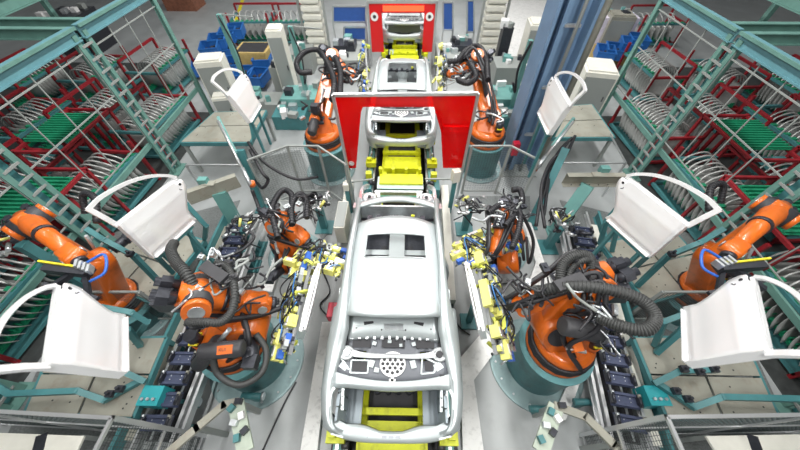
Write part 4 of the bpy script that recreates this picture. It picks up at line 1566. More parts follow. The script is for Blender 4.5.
# ---------------------------------------------------------------- carrier tracks
def track(label, top, bot, side):
    z = .62
    A, B = G(bot[0], bot[1], z), G(top[0], top[1], z)
    d = (B - A); L = d.length; d.normalize()
    s = V((d.y, -d.x, 0)) * side      # outward
    root = thing('carrier_track', label, 'conveyor track', (A.lerp(B, .5).x, A.lerp(B, .5).y, 0), 0, 'tracks carrying dark blocks')
    for off, w_, h_, mt, nm in ((-.27, .05, .16, ALU, 'inner_rail'), (.27, .04, .10, ALU, 'outer_rail'), (.50, .05, .22, TEAL, 'teal_beam'), (-.36, .04, .14, ALU, 'inner_rail')):
        b = MB(); b.use(mt)
        o = s * off + V((0, 0, -.12))
        b.chan(A + o - d * .3, B + o + d * .3, w_, h_, .012)
        b.build(nm, None, root)
    b = MB(); b.use(CREAM if side > 0 else BEIGE)
    b.bar(A + s * .385 + V((0, 0, -.16)), B + s * .385 + V((0, 0, -.16)), .16, .02)
    b.build('cover_strip', None, root)
    for off in (-.10, .06):
        b = MB(); b.use(GALV); b.tube([A + s * off + V((0, 0, -.10)), B + s * off + V((0, 0, -.10))], .018); b.build('guide_rod', None, root)
    b = MB(); b.use(DARK); b.bar(A + V((0, 0, -.30)), B + V((0, 0, -.30)), .5, .04); b.build('trough', None, root)
    for t in (.05, .35, .65, .95):
        b = MB(); b.use(TEAL)
        p = A.lerp(B, t)
        b.box((p.x, p.y, .16), (.5, .08, .32)); b.build('support', None, root)
    return A, B, d, s, L


def make_block(label, group):
    root = thing('carrier_block', label, 'carrier', (0, 0, 0), 0, group)
    BM = mat('blue_grey_block', (.07, .085, .15), .4, .3, noise=.2, nscale=15)
    b = MB(); b.use(BM)
    b.box((0, 0, 0), (.40, .20, .035)); b.box((0, -.07, .03), (.34, .035, .04)); b.box((0, .07, .03), (.34, .03, .03))
    b.use(GALV)
    for x in (-.08, .08):
        for y in (-.02, .03):
            b.cyl((x, y, .018), (x, y, .024), .008, n=6)
    b.build('body', None, root)
    for x in (-.185, .185):
        b = MB(); b.use(BLACKM)
        b.box((x, .0, .05), (.05, .15, .07)); b.cyl((x, -.06, .085), (x, .06, .085), .022, n=10)
        b.use(GALV if x < 0 else BEIGE).cyl((x, .04, .08), (x, .09, .08), .026, n=10)
        b.build('clamp', None, root)
    return root


blk0 = None
for lb, top, bot, side in (('right', (578, 218), (634, 440), 1), ('left', (243, 222), (150, 440), -1)):
    A, B, d, s, L = track('track of dark carrier blocks at %s, outside the %s front robot' % (lb, lb), top, bot, side)
    n = int(L / .29)
    an = math.atan2(s.y * side, s.x * side)
    for k in range(n):
        lab = 'dark carrier block on the %s track, %s from the camera end' % (lb, nth(k))
        g = 'carrier blocks on the %s track' % lb
        M = Matrix.Translation(A + d * (.2 + .29 * k)) @ Matrix.Rotation(an, 4, 'Z')
        if blk0 is None:
            blk0 = make_block(lab, g); o = blk0; o.matrix_basis = M
        else:
            o = copy_tree(blk0, None, lab, M); o['group'] = g
    # stopper bracket
    p = G(188, 385, .75) if lb == 'left' else G(606, 385, .75)

for lb, p in (('left', G(152, 396, .72)), ('right', G(656, 396, .72))):
    root = thing('stop_unit', 'bright teal box bracket at the front end of the %s carrier track' % lb, 'bracket', (p.x, p.y, .3), 0)
    b = MB(); b.use(mat('bright_teal', (.03, .36, .40), .4)).box((p.x, p.y, .62), (.30, .26, .28)); b.build('housing', None, root)
    b = MB(); b.use(GALV)
    for k in range(3):
        b.cyl((p.x - .08 + .08 * k, p.y - .05, .76), (p.x - .08 + .08 * k, p.y - .05, .80), .02)
    b.build('bolt', None, root)

# cable clutter at the far end of each track: reader head
def head_unit(label, px, z=.8, seed=1):
    rr = random.Random(seed)
    p = G(px[0], px[1], z)
    root = thing('tool_fixture', label, 'fixture', (p.x, p.y, 0), 0, 'shiny metal tool fixtures')
    b = MB(); b.use(TEAL).bar((p.x, p.y, 0), (p.x, p.y, z - .1), .14, .14, up=V((0, 1, 0))); b.box((p.x, p.y, .02), (.4, .4, .03)); b.build('stand', None, root)
    for k in range(16):
        b = MB(); b.use((GALV, BLACKM, GALV, ALU, PALEY, BLACK)[k % 6])
        q = p + V((rr.uniform(-.28, .28), rr.uniform(-.25, .25), rr.uniform(-.05, .12)))
        b.cyl(q, q + V((rr.uniform(-.16, .16), rr.uniform(-.16, .16), rr.uniform(-.02, .14))), rr.uniform(.015, .035), n=10)
        if k % 2:
            b.box(q, (rr.uniform(.04, .10), rr.uniform(.04, .08), .06), R=rr.uniform(0, 3))
        b.build('clamp', None, root)
    for k in range(5):
        b = MB(); b.use(BLACK)
        q = p + V((rr.uniform(-.2, .2), rr.uniform(-.2, .2), .05))
        hose(b, [q, q + V((rr.uniform(-.2, .2), rr.uniform(-.1, .2), .15)), q + V((rr.uniform(-.3, .3), rr.uniform(-.3, .3), .1)), q + V((rr.uniform(-.3, .3), rr.uniform(-.3, .3), -.25))], .014, n=6)
        b.build('air_hose', None, root)
    return root


head_unit('cluster of metal clamps on teal stand left of the red screen foot', (318, 205), .8, 2)
head_unit('cluster of metal clamps on teal stand right of the red screen foot', (470, 207), .8, 3)
head_unit('cluster of shiny heads at the far end of the left carrier track', (242, 226), .85, 4)
head_unit('cluster of shiny heads at the far end of the right carrier track', (562, 224), .85, 5)
head_unit('dark metal clamps on the far left edge beside orange robot arm', (14, 240), 2.0, 6)

# small things on the floor in front
for lb, pts, z in (('left', [(160, 460), (197, 428), (224, 405), (236, 402), (246, 452)], .9), ('right', [(640, 462), (614, 445), (586, 417), (556, 406), (540, 452)], .9)):
    P_ = [G(x, y, z) for x, y in pts]
    root = thing('floor_bracket', 'beige bent bracket frame on the floor below the %s front robot' % lb, 'bracket', (P_[2].x, P_[2].y, 0), 0)
    b = MB(); b.use(BEIGE)
    for a, c in zip(P_[:3], P_[1:4]):
        dd = (c - a).normalized(); b.bar(a - dd * .03, c + dd * .03, .10, .05)
    b.build('bent_arm', None, root)
    b = MB(); b.use(mat('sage_green_plate', (.42, .48, .40), .5, noise=.1)).bar(P_[3], P_[4], .20, .04); b.build('sage_plate', None, root)
    for a, c in ((P_[1], 0), (P_[3], 0)):
        b = MB(); b.use(GREYP).bar((a.x, a.y, 0), (a.x, a.y, a.z), .07, .07, up=V((0, 1, 0))); b.build('post', None, root)
    for k in range(6):
        b = MB(); b.use((BLACKM, TEAL, WHITE, GALV)[k % 4])
        q = P_[3].lerp(P_[4], .15 * k) + V((.06 * (-1) ** k, 0, .06)); b.box(q, (.09, .07, .07), R=k)
        b.build('sensor', None, root)
for x, y, lb in ((252, 396, 'in front of the left robot pedestal'), (540, 409, 'in front of the right robot pedestal'), (584, 402, 'right of the right robot pedestal'), (188, 402, 'left of the left robot pedestal')):
    p = G(x, y, .3)
    root = thing('pipe_stub', 'short teal cross pipe stub %s' % lb, 'pipe', (p.x, p.y, 0), 0, 'teal cross pipe stubs')
    b = MB(); b.use(TEAL).cyl((p.x - .16, p.y, .3), (p.x + .16, p.y, .3), .05).bar((p.x, p.y, 0), (p.x, p.y, .3), .08, .08, up=V((0, 1, 0))); b.build('stub', None, root)
    b = MB(); b.use(GALV).cyl((p.x + .16, p.y, .3), (p.x + .19, p.y, .3), .06); b.build('flange', None, root)
# hexagonal floor boxes and teal rails between track and pedestal
for pts, lb in (([(205, 262), (214, 275), (222, 290)], 'left'), ([(268, 262), (258, 275), (262, 290)], 'far left')):
    pass
for px, lb in (((250, 262), 'left of the left middle robot'), ((470, 318), 'between the nearest car and right front robot'), ((505, 10), None)):
    if lb:
        p = G(px[0], px[1], .2)
        root = thing('floor_stand', 'small teal floor stand %s' % lb, 'stand', (p.x, p.y, 0), 0, 'small teal floor stands')
        b = MB(); b.use(TEAL).box((p.x, p.y, .03), (.30, .30, .05)); b.build('foot', None, root)
        b = MB(); b.use(TEAL).bar((p.x, p.y, .05), (p.x, p.y + .05, .6), .09, .09, up=V((0, 1, 0))); b.build('post', None, root)
# dark cables on the floor
for k, (pts, lb) in enumerate((([(296, 382), (285, 402), (272, 430), (262, 452)], 'from the left pedestal towards the camera'),
                               ([(455, 292), (452, 305), (458, 325), (470, 335)], 'curling beside the nearest car at right'),
                               ([(500, 262), (515, 268), (522, 275), (512, 282), (500, 284)], 'beside the right middle robot'),
                               ([(318, 262), (330, 290), (320, 305), (330, 318)], 'beside the nearest car at left'))):
    b = MB(); b.use(BLACK); b.tube(arc([G(x, y, .03) for x, y in pts], 6), .014, 6)
    tag(b.build('floor_cable'), 'thin black cable lying on the floor ' + lb, 'cable', 'black floor cables')

# door stands: slim teal posts from the tables up to the door bottoms
for o_, x_, tz, lb in (((-3.417, 2.306, 2.082), (.268, .958, -.102), .75, 'standing left car door'), ((3.602, 2.425, 2.104), (-.352, .934, -.056), .75, 'standing right car door'),
                       ((-3.188, 5.766, 1.993), (-.039, .997, -.068), 1.0, 'small rear left car door'), ((2.923, 5.141, 2.2), (.003, 1, .009), 1.0, 'small rear right car door')):
    O, X_ = V(o_), V(x_)
    sg = -1 if O.x < 0 else 1
    q0, q1 = O + X_ * .15, O + X_ * .62
    root = thing('door_stand', 'slim teal stand holding the bottom edge of the ' + lb, 'stand', (q0.x, q0.y, tz), 0, 'teal stands under the car doors')
    b = MB(); b.use(TEAL).bar(O + X_ * .05 - V((0, 0, .04)), O + X_ * .72 - V((0, 0, .04)), .07, .04); b.build('cradle', None, root)
    for q in (q0, q1):
        b = MB(); b.use(TEAL).bar((q.x + sg * .02, q.y, tz), (q.x + sg * .02, q.y, q.z - .05), .05, .05, up=V((0, 1, 0))); b.build('post', None, root)
# ---------------------------------------------------------------- mesh fences
MESH = None


def mesh_mat():
    global MESH
    if MESH:
        return MESH
    m = bpy.data.materials.new('fence_wire_mesh')
    m.use_nodes = True
    nt = m.node_tree
    b = nt.nodes['Principled BSDF']
    b.inputs['Base Color'].default_value = (.10, .12, .12, 1)
    b.inputs['Roughness'].default_value = .5
    b.inputs['Metallic'].default_value = .5
    MESH = m
    return m


def fence(label, P, Q, z0, z1, cell=.06, parts='both', mt=ALU, group=None, wire=.0022, midrail=True):
    P, Q = V((P.x, P.y, 0)), V((Q.x, Q.y, 0))
    root = thing('mesh_fence', label, 'fence', P.lerp(Q, .5), 0, group)
    d = (Q - P); L = d.length; d.normalize()
    n = max(1, round(L / 1.3))
    for k in range(n + 1):
        b = MB(); b.use(mt); p = P + d * (L * k / n)
        b.bar(p, p + V((0, 0, z1)), .05, .05, up=d); b.build('post', None, root)
    for z in (z0, z1) + (((z0 + z1) / 2,) if midrail else ()):
        b = MB(); b.use(mt); b.bar(P + V((0, 0, z)), Q + V((0, 0, z)), .035, .035); b.build('rail', None, root)
    b = MB(); b.use(mesh_mat())
    k = int(L / cell)
    up = V((0, 0, 1)); nrm = d.cross(up)
    for i in range(1, k):
        p = P + d * (L * i / k)
        b.bar(p + up * z0, p + up * z1, wire * 2, wire * 2, up=d)
    k = int((z1 - z0) / cell)
    for i in range(1, k):
        b.bar(P + up * (z0 + (z1 - z0) * i / k), Q + up * (z0 + (z1 - z0) * i / k), wire * 2, wire * 2)
    b.build('wire_mesh', None, root)
    return root


c = G(667, 417, 2.0); fence('mesh fence at bottom right running towards the camera', c, V((c.x, c.y - 1.3, 0)), .1, 2.0, cell=.045)
fence('mesh fence at bottom right running out past the beige table', c, V((c.x + 3.2, c.y + .10, 0)), .1, 2.0)
c = G(112, 418, 2.0); fence('mesh fence at bottom left running towards the camera', c, V((c.x, c.y - 1.3, 0)), .1, 2.0, cell=.045)
fence('mesh fence at bottom left running out past the beige table', c, V((c.x - 3.2, c.y + .10, 0)), .1, 2.0)
# low fences by the rear robots
a, c, e, f_ = G(287, 146, 1.5), G(318, 146, 1.5), G(248, 160, 1.5), G(346, 168, 1.4)
fence('short mesh fence in front of the rear left robot pedestal', a, c, .1, 1.5, mt=GREYP, wire=.0016, midrail=False)
fence('short mesh fence slanting left from the rear left pedestal', e, a, .1, 1.5, mt=GREYP, wire=.0016, midrail=False)
fence('short mesh fence slanting right towards the red screen', c, f_, .1, 1.5, mt=GREYP, wire=.0016, midrail=False)
a, c, e = G(472, 146, 1.5), G(511, 146, 1.5), G(539, 160, 1.5)
fence('short mesh fence in front of the rear right robot pedestal', a, c, .1, 1.5, mt=GREYP, wire=.0016, midrail=False)
fence('short mesh fence slanting right from the rear right pedestal', c, e, .1, 1.5, mt=GREYP, wire=.0016, midrail=False)
# fences between tables and outer robots
fence('dark mesh fence between two right loading tables', G(652, 300, .9), G(716, 300, .9), .1, 1.2, mt=GREYP, midrail=False, cell=.05)
fence('dark mesh fence between two left loading tables', G(150, 300, .9), G(92, 300, .9), .1, 1.2, mt=GREYP, midrail=False, cell=.05)
# hand rails behind the rear tables
for lb, pts in (('left', [(186, 165, 1.1), (245, 165, 1.1), (286, 147, 1.3)]), ('right', [(556, 163, 1.1), (626, 163, 1.1), (610, 134, 1.1)])):
    root = thing('hand_rail', 'thin silver hand rail in front of the rear %s loading table' % lb, 'rail', (G(*pts[1]).x, G(*pts[1]).y, 0), 0)
    b = MB(); b.use(ALU)
    q = [G(*p) for p in pts]
    for a, c in zip(q, q[1:]):
        b.bar(a, c, .03, .03)
    b.build('rail', None, root)
    for p in q[:2]:
        b = MB(); b.use(ALU).bar((p.x, p.y, 0), p, .04, .04, up=V((0, 1, 0))); b.build('post', None, root)


# ---------------------------------------------------------------- side cages
def lattice(root, x, y0, z1, s, w=.30, name='lattice_post'):
    b = MB(); b.use(GREENF)
    for yy in (y0, y0 + w):
        b.bar((x, yy, 0), (x, yy, z1), .07, .10, up=V((0, 1, 0)))
    b.box((x, y0 + w / 2, .02), (.3, w + .2, .04))
    z = .25
    b.use(TEAL).box((x + s * .09, y0 + w / 2, z1 / 2), (.02, w * .5, z1 * .98))
    b.use(GREYP)
    while z < z1 - .1:
        b.bar((x - s * .03, y0, z), (x - s * .03, y0 + w, z), .03, .04)
        z += .25
    b.build(name, None, root)


for s, lb, X in ((-1, 'left', -6.2), (1, 'right', 6.35)):
    H = 3.46
    ys = (.7, 3.55, 6.35, 9.1)
    root = thing('storage_cage', 'tall green steel storage cage with lattice posts on the %s side' % lb, 'cage', (X, 5, 0), 0, 'green steel storage cages')
    for k, y in enumerate(ys[:3]):
        lattice(root, X, y, H, s)
    b = MB(); b.use(GREENF); b.bar((X, ys[3], 0), (X, ys[3], H), .10, .12, up=V((0, 1, 0))); b.build('corner_post', None, root)
    # top beams (girders)
    for (y0, y1) in ((-.5, 6.45), (6.55, 10.2)):
        b = MB(); b.use(BLUEB); b.ibeam((X, y0, H), (X, y1, H), .12, .24, .02); b.build('girder', None, root)
        b = MB(); b.use(GREENF); b.bar((X - s * .07, y0, H + .1), (X - s * .07, y1, H + .1), .03, .05); b.build('girder_edge', None, root)
    for y in (6.45, 6.95):
        b = MB(); b.use(GREENF); b.ibeam((X, y, H), (X + s * 6, y, H), .12, .2, .02); b.build('cross_girder', None, root)
    b = MB(); b.use(GREENF); b.ibeam((X + s * 1.9, 6.9, H + .2), (X + s * 1.9, 14, H + .2), .14, .25, .02); b.build('inner_girder', None, root)
    b = MB(); b.use(GREENF); b.ibeam((X + s * .1, 9.3, H), (X + s * 6, 9.3, H), .12, .2, .02); b.build('cross_girder', None, root)
    for yy in (3.7, 9.3):
        b = MB(); b.use(GREENF); b.bar((X + s * 3.0, yy, 0), (X + s * 3.0, yy, H), .12, .12, up=V((0, 1, 0))); b.build('rear_post', None, root)
    b = MB(); b.use(GREENF); b.bar((X + s * 3.0, -.5, H), (X + s * 3.0, 12, H), .12, .2); b.build('inner_girder', None, root)
    # thin bar grid panels between the posts
    for k, (y0, y1) in enumerate(((1.05, 3.5), (3.9, 6.3), (6.7, 9.05))):
        b = MB(); b.use(GREYP)
        for i in range(5):
            yy = lerp(y0, y1, i / 4)
            b.bar((X, yy, 1.25), (X, yy, H - .15), .02, .02, up=V((0, 1, 0)))
        for z in (1.25, 2.3, H - .3):
            b.bar((X, y0, z), (X, y1, z), .022, .022)
        b.build('bar_panel', None, root)
        b = MB(); b.use(GREENF); b.bar((X + s * .05, y0, 1.0), (X + s * .05, y1, 1.0), .05, .12); b.build('mid_beam', None, root)


# ---------------------------------------------------------------- transport racks with grey door panels
GREYPAN = mat('primer_grey_panel', (.50, .51, .50), .4, .35, noise=.12)


def make_panel(label, group):
    b = MB(); b.use(GREYPAN)
    rows = []
    for i in range(7):
        u = i / 6
        row = []
        for j in range(7):
            v = j / 6
            x = lerp(-.48, .48, u)
            row.append(V((x, .06 * (1 - (2 * u - 1) ** 2) + .05 * (1 - (2 * v - 1) ** 2), .1 + v * (.60 if u > .15 else .52))))
        rows.append(row)
    b.grid(rows, thick=(0, -.012, 0))
    p = [V((-.46, 0, .66)), V((-.36, -.01, .95)), V((0, -.02, 1.08)), V((.3, -.01, .95)), V((.47, 0, .7))]
    b.tube(arc(p, 4), .02, 6)
    o = b.build('grey_body_panel')
    o.location = (0, 0, 0)
    tag(o, label, 'door panel', group)
    return o


def make_rack(label, group='red transport racks with green combs'):
    root = thing('transport_rack', label, 'rack', (0, 0, 0), 0, group)
    L, W, H = 1.9, 1.15, 1.25
    for x in (-W / 2, W / 2):
        for y in (-L / 2, L / 2):
            b = MB(); b.use(RED).bar((x, y, 0), (x, y, H), .07, .07, up=V((0, 1, 0))); b.build('post', None, root)
        for z in (.12, H if x > 0 else H * .72):
            b = MB(); b.use(RED if x > 0 else TEAL).bar((x, -L / 2, z), (x, L / 2, z), .07, .07); b.build('long_rail', None, root)
    for y in (-L / 2, L / 2):
        for z in (.12, H * .72):
            b = MB(); b.use(TEAL if y > 0 else RED).bar((-W / 2, y, z), (W / 2, y, z), .07, .07); b.build('cross_rail', None, root)
    for x in (-.3, .3):
        b = MB(); b.use(GREEN)
        b.box((x, 0, .19), (.12, L * .92, .05))
        for k in range(16):
            b.box((x, -L * .44 + k * L * .88 / 15, .25), (.12, .03, .10))
        b.build('comb', None, root)
    b = MB(); b.use(GREEN)
    for k in range(9):
        b.box((-.50, -L * .44 + k * L * .88 / 8, H * .74), (.16, .09, .05))
    b.box((-.50, 0, H * .74 - .03), (.10, L * .92, .02))
    b.build('upper_comb', None, root)
    b = MB(); b.use(TEAL).box((0, 0, .05), (W * .8, L * .95, .04)); b.build('floor_tray', None, root)
    return root


rack0 = make_rack('red rack')
pan0 = None
np_ = 0
racks = []
for s, lb in ((-1, 'left'), (1, 'right')):
    X = -6.2 if s < 0 else 6.35
    spec = [(s * .95 + X, 7.9, .1, 13, 'in the farthest cage bay'), (s * .95 + X, 5.2, .0, 12, 'in the middle cage bay'),
            (s * .95 + X, 2.4, .0, 12, 'in the nearest cage bay'), (s * 2.6 + X, 8.2, 0, 10, 'deep behind the farthest bay'),
            (s * 2.6 + X, 5.2, 0, 10, 'deep behind the middle bay'), (s * 2.7 + X, 2.6, 0, 10, 'deep behind the nearest bay'),
            (s * 4.3 + X, 7.6, 0, 8, 'in the outer cage corner'), (s * 4.3 + X, 10.6, 0, 10, 'outer row beyond the cage'),
            (s * 2.4 + X, 11.2, 0, 10, 'just beyond the cage end'),
            (s * 4.4 + X, 4.6, 0, 8, 'outer row by the middle bay'), (s * 6.3 + X, 7.2, 0, 8, 'outermost row, nearer one'), (s * 6.3 + X, 10.2, 0, 8, 'outermost row, farther one')]
    for x, y, z, n, where in spec:
        rz = radians(s * 4) + (0 if n != 13 else 0)
        M = Matrix.Translation((x, y, z * 0)) @ Matrix.Rotation(rz + (pi if s < 0 else 0), 4, 'Z')
        lab = 'red rack with green combs at %s, %s' % (lb, where)
        if not racks:
            r = rack0; r.matrix_basis = M; r['label'] = lab
        else:
            r = copy_tree(rack0, None, lab, M)
        racks.append(r)
        for k in range(n):
            M2 = M @ Matrix.Translation((0, -.80 + k * 1.6 / max(n, 12), .18)) @ Matrix.Rotation(radians(-16), 4, 'X') @ Matrix.Rotation(radians(random.uniform(-2, 2)), 4, 'Z')
            lab2 = 'grey panel, %s from the %s end, %s rack %s' % (nth(k if s > 0 else n - 1 - k), 'near', lb, where)
            g = 'grey door panels, %s rack %s' % (lb, where)
            if pan0 is None:
                pan0 = make_panel(lab2, g); pan0.matrix_basis = M2
            else:
                c = pan0.copy(); COL.objects.link(c); c.matrix_basis = M2; c['label'] = lab2; c['group'] = g
    plate('cage_shade_sheet', [(X + s * .12, -1), (X + s * 11, -1), (X + s * 11, 13), (X + s * 3.4, 13), (X + s * 3.0, 9.4), (X + s * .12, 9.4)], 0, .015, mat('painted_cage_shade', (.045, .05, .05), .6, noise=.3), 'dark sheet painted as the shade under the %s storage cage' % lb, 'painted shade')  # added dark sheet: the shade among the cages is put into its colour
    # green slatted trays resting in the middle of the cage
    for x, y, z, wy, where in ((s * .8 + X, 3.9, 1.55, 1.2, 'upper level nearer the camera'), (s * 1.7 + X, 6.2, 1.55, 1.1, 'upper level by the cross girders')):
        root = thing('green_tray', 'ribbed green plastic tray in the %s cage, %s' % (lb, where), 'tray', (x, y, z), 0, 'ribbed green trays')
        b = MB(); b.use(GREEN)
        b.box((x, y, z), (1.0, wy, .02))
        for k in range(12):
            b.box((x, y - wy / 2 + (k + .5) * wy / 12, z + .03), (1.0, .04, .05))
        b.build('ribbed_sheet', None, root)
        b = MB(); b.use(RED)
        for dx in (-.52, .52):
            b.bar((x + dx, y - wy / 2 - .3, z - .05), (x + dx, y + wy / 2 + .3, z - .05), .06, .06)
        for dy in (-wy / 2 - .3, wy / 2 + .3):
            b.bar((x - .52, y + dy, z - .05), (x + .52, y + dy, z - .05), .06, .06)
        b.build('red_frame', None, root)
        for dx in (-.52, .52):
            for dy in (-wy / 2 - .3, wy / 2 + .3):
                b = MB(); b.use(RED).bar((x + dx, y + dy, 0), (x + dx, y + dy, z), .06, .06, up=V((0, 1, 0))); b.build('leg', None, root)
# ---------------------------------------------------------------- background
def box_thing(name, label, cat, c, sz, m, R=0, group=None, parts=()):
    root = thing(name, label, cat, (c[0], c[1], c[2] - sz[2] / 2), 0, group)
    b = MB(); b.use(m)
    b.box(c, sz, R=R)
    b.build('body', None, root)
    for nm, dc, s2, mm in parts:
        b = MB(); b.use(mm)
        o = Matrix.Rotation(R, 3, 'Z') @ V(dc)
        b.box(V(c) + o, s2, R=R); b.build(nm, None, root)
    return root


# blue steel column: H-section with pipes
p = G(508, 186, 0) + V((.30, .45, 0))
root = thing('steel_column', 'big blue steel column rising at right beyond the right robots', 'column', (p.x, p.y + .4, 0), 0)
b = MB(); b.use(COLB)
b.box((p.x - .33, p.y + .4, 5), (.06, .62, 10)); b.box((p.x + .40, p.y + .4, 5), (.06, .62, 10)); b.box((p.x + .03, p.y + .42, 5), (.74, .05, 10))
b.box((p.x - .12, p.y + .2, 5), (.10, .10, 10))
b.build('h_section', None, root)
b = MB(); b.use(GREYP).cyl((p.x + .13, p.y + .12, 0), (p.x + .13, p.y + .12, 10), .035); b.build('conduit', None, root)
b = MB(); b.use(BEIGE).cyl((p.x + .56, p.y + .25, 0), (p.x + .56, p.y + .25, 10), .09); b.build('drain_pipe', None, root)
b = MB(); b.use(GALV)
for z in (1.2, 2.4, 3.6, 4.8, 6.0):
    b.box((p.x + .05, p.y + .15, z), (.30, .08, .05))
b.build('pipe_clamp', None, root)
b = MB(); b.use(GREYP).box((p.x + .03, p.y + .4, .02), (1.0, 1.0, .04)); b.build('foot_plate', None, root)
b = MB(); b.use(REDS).box((p.x - .28, p.y - .02, .9), (.16, .16, .35)); b.build('alarm_box', None, root)

# teal posts at rear left
for (a, c, lb, zt) in (((219, 14), (262, 112), 'slim pale teal post with thin wire, left of the blue crates', 3.0), ((290, 26), (303, 112), 'pale teal post carrying a cable beside the cream cabinet', 2.6)):
    q = G(a[0], a[1], zt)
    root = thing('teal_post', lb, 'post', (q.x, q.y, 0), 0, 'pale teal posts at rear left')
    b = MB(); b.use(TEALL).bar((q.x, q.y, 0), (q.x, q.y, zt), .12, .12, up=V((0, 1, 0))); b.box((q.x, q.y, .02), (.3, .3, .04)); b.build('post', None, root)
    b = MB(); b.use(GREYP).bar((q.x, q.y, zt), (q.x + .8, q.y + .1, zt - .1), .03, .03); b.build('wire_arm', None, root)
    b = MB(); b.use(BLACK); hose(b, [V((q.x, q.y - .08, zt)), V((q.x + .15, q.y - .1, zt * .7)), V((q.x + .05, q.y - .1, zt * .4)), V((q.x + .2, q.y - .12, zt * .55))], .02); b.build('cable', None, root)
# slim teal arms at rear right
q = G(531, 40, 2.4)
root = thing('teal_post', 'pale teal post with black cable left of the blue column', 'post', (q.x, q.y, 0), 0)
b = MB(); b.use(TEALL).bar((q.x, q.y, 0), (q.x, q.y, 2.4), .12, .12, up=V((0, 1, 0))); b.build('post', None, root)
b = MB(); b.use(BLACK); hose(b, [V((q.x, q.y - .08, 2.4)), V((q.x - .15, q.y - .1, 1.7)), V((q.x - .05, q.y - .1, 1.0)), V((q.x - .2, q.y - .12, 1.3))], .035); b.build('cable', None, root)

# cream control cabinets
def cabinet(label, px, z, w_, d_, R=0, m=CREAM):
    q = G(px[0], px[1], z)
    root = thing('control_cabinet', label, 'cabinet', (q.x, q.y, 0), 0, 'cream control cabinets')
    b = MB(); b.use(m)
    b.box((q.x, q.y, z / 2), (w_, d_, z), R=R)
    b.box((q.x, q.y, z + .02), (w_ * .86, d_ * .86, .06), R=R)
    b.build('body', None, root)
    Rm = Matrix.Rotation(R, 3, 'Z')
    b = MB(); b.use(GREYP); b.box(V((q.x, q.y, z * .5)) + Rm @ V((0, -d_ / 2 - .008, 0)), (w_ * .9, .015, z * .85), R=R); b.build('door', None, root)
    b = MB(); b.use(BLACKM); b.box(V((q.x, q.y, z * .55)) + Rm @ V((w_ * .35, -d_ / 2 - .025, 0)), (.03, .02, .14), R=R); b.build('handle', None, root)
    return root


cabinet('cream cabinet left of the small rear left door', (209, 58), 1.8, .75, .6, .2)
cabinet('cream cabinet with rounded head beside the teal cable post', (274, 28), 2.3, .45, .5, .1)
cabinet('cream cabinet right of the small rear right door', (600, 66), 1.6, .9, 1.0, -.2)
cabinet('cream cabinet left of the blue column top', (541, 22), 1.8, .8, .8, -.1)
cabinet('low cream cabinet just below and left of the first blue crates', (222, 92), .9, .5, .8, .2)
cabinet('beige cabinet at the top right beyond the blue column', (622, 14), 1.6, .9, .7, -.1, m=BEIGE)

# blue crates
crate0 = None


def crate(px, z, R, label):
    global crate0
    q = G(px[0], px[1], z)
    M = Matrix.Translation(q) @ Matrix.Rotation(R, 4, 'Z')
    if crate0 is None:
        root = thing('blue_crate', label, 'crate', (0, 0, 0), 0, 'blue plastic crates')
        b = MB(); b.use(BLUEC)
        w_, d_, h_ = .6, .8, .35
        b.box((0, 0, -h_), (w_, d_, .02))
        for sx in (-1, 1):
            b.box((sx * w_ / 2, 0, -h_ / 2), (.02, d_, h_)); b.box((0, sx * d_ / 2, -h_ / 2), (w_, .02, h_))
            b.box((sx * w_ / 2, 0, -.02), (.05, d_ + .04, .03)); b.box((0, sx * d_ / 2, -.02), (w_ + .04, .05, .03))
        b.build('shell', None, root)
        b = MB(); b.use(DARK)
        rr = random.Random(4)
        for k in range(10):
            b.box((rr.uniform(-.22, .22), rr.uniform(-.3, .3), -.2), (.1, .12, .12), R=rr.uniform(0, 3))
        b.build('contents', None, root)
        crate0 = root
        root.matrix_basis = M
    else:
        root = copy_tree(crate0, None, label, M)
    return root


k = 0
for (x, y, z, R, lb) in ((208, 44, .95, .3, 'top blue crate of the left stack beside the aisle'), (216, 36, .95, .3, 'blue crate behind the left stack beside the aisle'), (226, 30, .95, .2, 'blue crate highest and farthest of the left crate stack'),
                         (234, 26, 1.0, .2, 'blue crate at the back right of the left crate stack'), (222, 46, .6, .3, 'lower blue crate between cream cabinet and teal post'),
                         (232, 60, .6, .1, 'blue crate right of the slim teal post'), (243, 70, .6, .1, 'blue crate in front of the ochre box'), (256, 72, .6, -.1, 'blue crate low beside the cream headed cabinet'),
                         (262, 55, .8, .1, 'blue crate behind the cream headed cabinet'), (200, 62, .5, .4, 'single blue crate on aisle edge by the cage post'),
                         (607, 48, .95, -.3, 'blue crate right of the blue column on ochre shelf'), (617, 46, .95, -.3, 'blue crate second right of the blue column'),
                         (632, 40, 1.1, -.3, 'blue crate beside the green cage post at top right'), (640, 36, 1.1, -.2, 'blue crate half behind the green cage post at top right')):
    crate((x, y), z, R, lb)

q = G(253, 48, .9)
box_thing('ochre_bin', 'ochre box bin full of dark parts behind the blue crates at left', 'bin', (q.x, q.y, .45), (1.2, 1.1, .9), CARDB, parts=(('contents', (0, 0, .46), (1.0, .9, .02), DARK), ('rim', (0, -.5, .47), (1.25, .08, .05), CARDB)))
q = G(611, 44, .6)
box_thing('ochre_bin', 'ochre shelf block under the blue crates at right', 'bin', (q.x, q.y, .3), (1.3, 1.1, .6), CARDB, parts=(('rim', (0, -.5, .32), (1.35, .08, .05), CARDB),))

